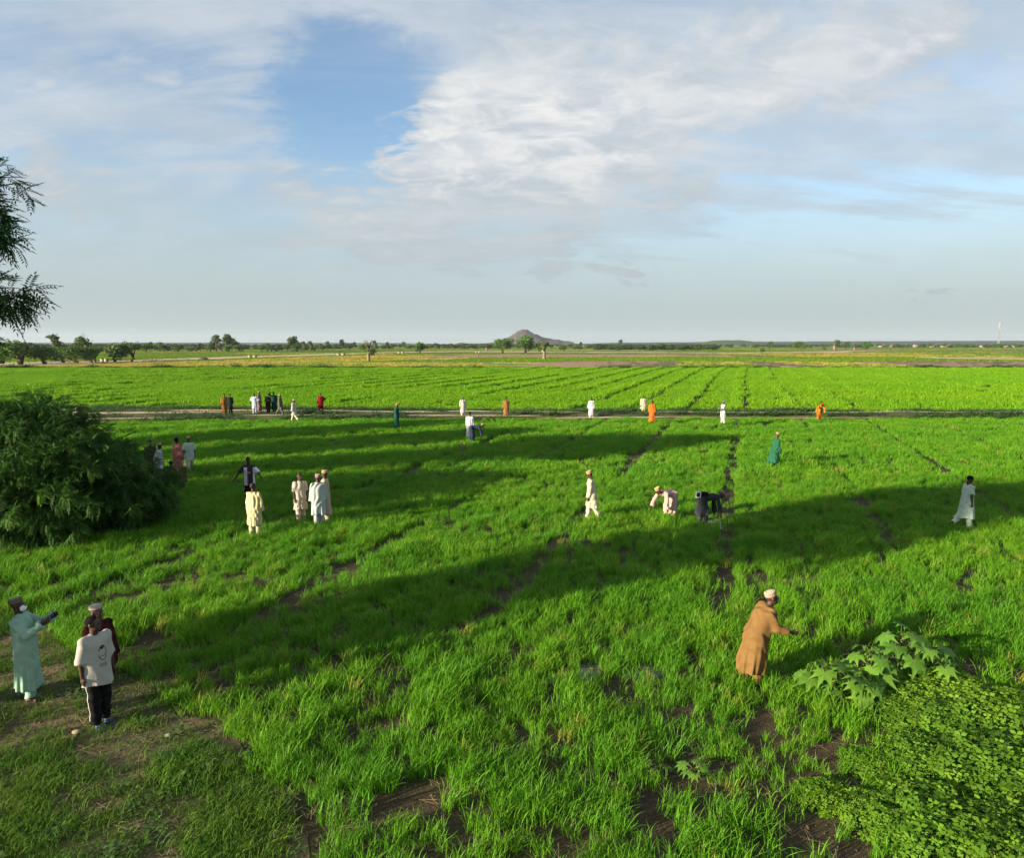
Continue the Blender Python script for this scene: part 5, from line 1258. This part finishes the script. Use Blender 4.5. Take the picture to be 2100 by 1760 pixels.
for i, (px, py, w_, lab) in enumerate([(214, 742.5, 20, 'on the dirt road before the mango trees'), (518, 734, 22, 'on the dirt road below the tall trees'), (699, 729, 21, 'on the dirt road left of the bare baobab'), (822, 725.5, 16, 'left of the lone round tree'), (980, 724, 14, 'on the pale path near the hill'), (1110, 722, 16, 'below the rocky hill trees')]):
    p_ = G(px, py); W_ = w_ * p_.y / F * .36
    e = root_empty('culvert_wall', p_, random.uniform(-.2, .2), 1, 'low whitewashed culvert wall pair ' + lab, 'wall', 'culvert walls')
    for sx in (-1, 1):
        b_ = MB(); b_.box((sx * W_ * .62, 0, .45), (W_ * .95, .6, .9)); b_.box((sx * W_ * .62, 0, .98), (W_ * 1.02, .75, .16)); obj('parapet', b_.mesh('parapet', M_conc), e)
# rough earth heaps by the road
M_heap = material('dark_earth', (.09, .065, .04), .95, (.06, .05, .03), .6, .6, 3)
for px, py, w_, lab in ((418, 738.5, 26, 'dark heap of earth beside the dirt road past the spreading tree'), (1333 / 1.4 + 90, 725, 0, None)):
    if not w_: continue
    p_ = G(px, py); k_ = p_.y / F * w_ / 2; b_ = MB(); b_.lathe([(k_, -.05), (k_ * .8, .35), (k_ * .5, .8), (k_ * .2, 1.0), (.01, 1.05)], 12); o = obj('earth_heap', b_.mesh('earth_heap', M_heap, True), None, p_); tag(o, lab, 'heap')

# ------------------------------------------------------------------ castor plants and the shrubs in the near corner
M_castor = leaf_material('castor_leaf', (.058, .140, .012), (.085, .17, .014), (.038, .105, .018), .4, .6, (1.2, 2), .10)
T = NT(M_castor.node_tree); bs_ = T.n['Principled BSDF']; src_ = bs_.inputs['Base Color'].links[0].from_socket
t_ = T.new('ShaderNodeTexCoord'); s_ = T.new('ShaderNodeSeparateXYZ'); T.link(t_.outputs['Object'], s_.inputs[0])
an_ = T.m('ARCTAN2', s_.outputs[1], s_.outputs[0]); rr_ = T.m('SQRT', T.m('ADD', T.m('MULTIPLY', s_.outputs[0], s_.outputs[0]), T.m('MULTIPLY', s_.outputs[1], s_.outputs[1])))
q_ = T.m('SUBTRACT', T.m('FRACT', T.m('ADD', T.m('MULTIPLY', T.m('ADD', an_, R(150)), 1 / R(300 / 7)), .5)), .5)
vein = T.m('LESS_THAN', T.m('MULTIPLY', T.m('ABSOLUTE', q_), rr_), .013)
T.put(bs_.inputs['Base Color'], T.mix(T.m('MULTIPLY', vein, .6), src_, (.15, .21, .05)))
M_stem = material('green_stem', (.05, .08, .02), .7, (.08, .05, .025), 6)
def castor_leaf(seed):
    r = np.random.default_rng(seed); V = [(0, 0, 0)]; Ft = []; nl = 8
    angs = np.linspace(-R(150), R(150), nl); rim = []
    for i, a in enumerate(angs):
        L = 1.0 - .30 * abs(a) / R(150) + r.uniform(-.06, .06); wd = .27
        if i == 0: V.append((.20 * math.cos(a - .25), .20 * math.sin(a - .25), .02)); rim.append(len(V) - 1)
        for rr_, da, z in ((.60, -wd, .03), (1.0, 0, -.16), (.60, wd, .03)):
            V.append((L * rr_ * math.cos(a + da * (.8 if rr_ < 1 else 0)), L * rr_ * math.sin(a + da * (.8 if rr_ < 1 else 0)), z - .10 * rr_ * rr_ + r.uniform(-.02, .02))); rim.append(len(V) - 1)
        a2 = a + (angs[1] - angs[0]) / 2 if i < nl - 1 else a + .25
        q_ = .52 if i < nl - 1 else .2
        V.append((q_ * math.cos(a2), q_ * math.sin(a2), .05)); rim.append(len(V) - 1)
        V.append((L * .5 * math.cos(a), L * .5 * math.sin(a), -.01)); mid = len(V) - 1
        k_ = rim[-5:]
        Ft += [[0, k_[0], mid], [k_[0], k_[1], mid], [k_[1], k_[2], mid], [mid, k_[2], k_[3]], [mid, k_[3], k_[4]], [0, mid, k_[4]]]
    V = np.array(V); return mesh('leaf', V, np.array(Ft), M_castor)
CL = [castor_leaf(s) for s in range(4)]
def castor(px, py, hgt, nleaf, size, label, seed):
    r = np.random.default_rng(seed); p_ = G(px, py); e = root_empty('castor_plant', p_, 0, 1, label, 'plant', 'castor plants at the corner of the field'); b_ = MB()
    b_.tube([(0, 0, 0), (.03, .02, hgt * .5), (.05, 0, hgt * .9)], [.022, .018, .010], 6)
    for i in range(nleaf):
        a = i * 2.4 + r.uniform(-.4, .4); t = .35 + .65 * (i + .5) / nleaf; rad = size * (1.9 - 1.2 * t) * r.uniform(.7, 1.15); z = hgt * t + r.uniform(-.05, .08)
        c_ = np.array([rad * math.cos(a), rad * math.sin(a), z]); b_.tube([(.03, .0, hgt * t * .72), c_ * [.5, .5, 1] + [0, 0, .04], c_], [.008, .007, .005], 4)
        lf = obj('leaf', CL[i % 4], e, c_); lf.rotation_euler = (r.uniform(-.35, .35) , R(18) + r.uniform(-.25, .35), a); lf.scale = (size * r.uniform(.75, 1.2),) * 3
    obj('stem', b_.mesh('stem', M_stem, True), e)
castor(1688, 1420, .46, 10, .29, 'castor plant with broad leaves nearest the brown robe', 1)
castor(1742, 1436, .44, 11, .30, 'castor plant with bright lit leaves at the front of the clump', 2)
castor(1780, 1405, .58, 12, .31, 'castor plant in the middle of the leafy clump', 3)
castor(1840, 1385, .84, 12, .31, 'tallest castor plant at the back of the leafy clump', 4)
castor(1905, 1395, .62, 9, .28, 'castor plant at the right end of the leafy clump', 5)
castor(1425, 1600, .22, 6, .15, 'small castor seedling at the bottom edge of the rice', 6)
castor(1340, 1590, .14, 5, .12, 'tiny castor seedling beside bare soil at the bottom edge', 7)

M_shrub = leaf_material('shrub_leaf', (.075, .155, .010), (.105, .185, .012), (.030, .085, .010), .4, .65, (.9, 1.5), .07, None, 15.0)
def shrub_mesh(seed, n=1700):
    r = np.random.default_rng(seed); d = r.normal(size=(n, 3)); d[:, 2] = np.abs(d[:, 2]) * 1.1; d /= np.linalg.norm(d, axis=1)[:, None]
    bump = .78 + .40 * noise(d[:, 0] * 3 + seed * 9, d[:, 1] * 3, 1.0, 3); p = d * (bump * (1 - .35 * r.random(n) ** 2))[:, None] * [1, 1, .62]
    Fm = frames(d * .6 + r.normal(0, .45, (n, 3)) + [0, 0, .25]); L = r.uniform(.035, .10, n); V = []; 
    for k in range(3):
        a = r.uniform(0, .3, n) + k * 2.09; u = Fm[:, 1] * np.cos(a)[:, None] + Fm[:, 2] * np.sin(a)[:, None]; w = np.cross(Fm[:, 0], u); nrm = Fm[:, 0] * .12
        V.append(np.stack([p, p + (u * .55 + w * .36 + nrm) * L[:, None], p + (u * 1.05) * L[:, None], p + (u * .55 - w * .36 + nrm) * L[:, None]], 1))
    V = np.concatenate(V).reshape(-1, 3); return mesh('foliage', V, np.arange(len(V)).reshape(-1, 4), M_shrub)
SH = [shrub_mesh(s) for s in range(3)]
b_ = MB()
for k_ in range(9): a = k_ * .7; b_.tube([(0, 0, 0), (.3 * math.cos(a), .3 * math.sin(a), .3), (.7 * math.cos(a), .7 * math.sin(a), .42)], [.015, .010, .005], 4)
SHS = b_.mesh('stems', M_stem)
for i, (px, py, s_, lab) in enumerate([(1715, 1445, .40, 'low leafy shrub at the foot of the castor leaves'), (1815, 1450, .52, 'leafy shrub with small bright leaves under the castor plants'), (1895, 1440, .80, 'bright leafy shrub right of the castor plants'), (1955, 1425, .85, 'leafy shrub at the back right of the thicket'),
                                       (1860, 1480, .60, 'sunlit leafy shrub at the front edge of the thicket'), (1970, 1500, .85, 'leafy shrub in the middle of the corner thicket'), (2060, 1490, 1.0, 'leafy shrub at the right picture edge, furthest back'), (1900, 1570, .70, 'leafy shrub near the front of the corner thicket'),
                                       (2010, 1600, 1.05, 'leafy shrub low in the corner thicket'), (1790, 1575, .50, 'small leafy shrub at the left end of the corner thicket'), (1690, 1640, .42, 'small leafy shrub nearest the bare soil at the bottom edge'), (2110, 1610, 1.1, 'leafy shrub cut by the right picture edge'),
                                       (1830, 1690, .65, 'leafy shrub at the bottom edge of the corner thicket'), (1950, 1720, 1.0, 'leafy shrub in the very bottom of the corner'), (2090, 1740, 1.0, 'leafy shrub in the extreme bottom right corner')]):
    e = root_empty('leafy_shrub', G(px, py), random.uniform(0, 6.28), (s_, s_, s_ * random.uniform(.50, .80)), lab, 'shrub', 'shrubs in the corner thicket')
    f_ = obj('foliage', SH[i % 3], e); f_['kind'] = 'stuff'; obj('stems', SHS, e)
# a few loose stones and a dry leaf on the trodden earth
M_stone = material('stone', (.30, .25, .18), .9, (.20, .17, .12), 9, .4, 30)
for px, py, s_, lab in ((465, 1569, .07, 'pale yellow stone on the trodden earth at the bottom edge'), (157, 1505, .06, 'flat grey stone on the earth left of the blue slippers'), (345, 1512, .05, 'small stone on the bare earth right of the blue slippers')):
    S = SDF(.012); S.el((0, 0, s_ * .4), (s_ * 1.2, s_ * .8, s_ * .55), None, .02); S.el((s_ * .4, s_ * .2, s_ * .4), (s_ * .7, s_ * .7, s_ * .5), None, .02)
    tag(obj('stone', S.build('stone', M_stone), None, G(px, py, .01)), lab, 'stone')

# ------------------------------------------------------------------ the hazy air over the plain
hz_ = MB(); hz_.box((0, 3900, 54), (12000, 8400, 110))
m = bpy.data.materials.new('haze'); m.use_nodes = True; T = NT(m.node_tree); T.n.clear(); o_ = T.new('ShaderNodeOutputMaterial'); vol = T.new('ShaderNodeVolumePrincipled')
vol.inputs['Color'].default_value = (.70, .82, .95, 1); vol.inputs['Density'].default_value = .00005; vol.inputs['Anisotropy'].default_value = .1; T.link(vol.outputs[0], o_.inputs['Volume'])
HZ = obj('haze', hz_.mesh('haze', m)); HZ['kind'] = 'stuff'
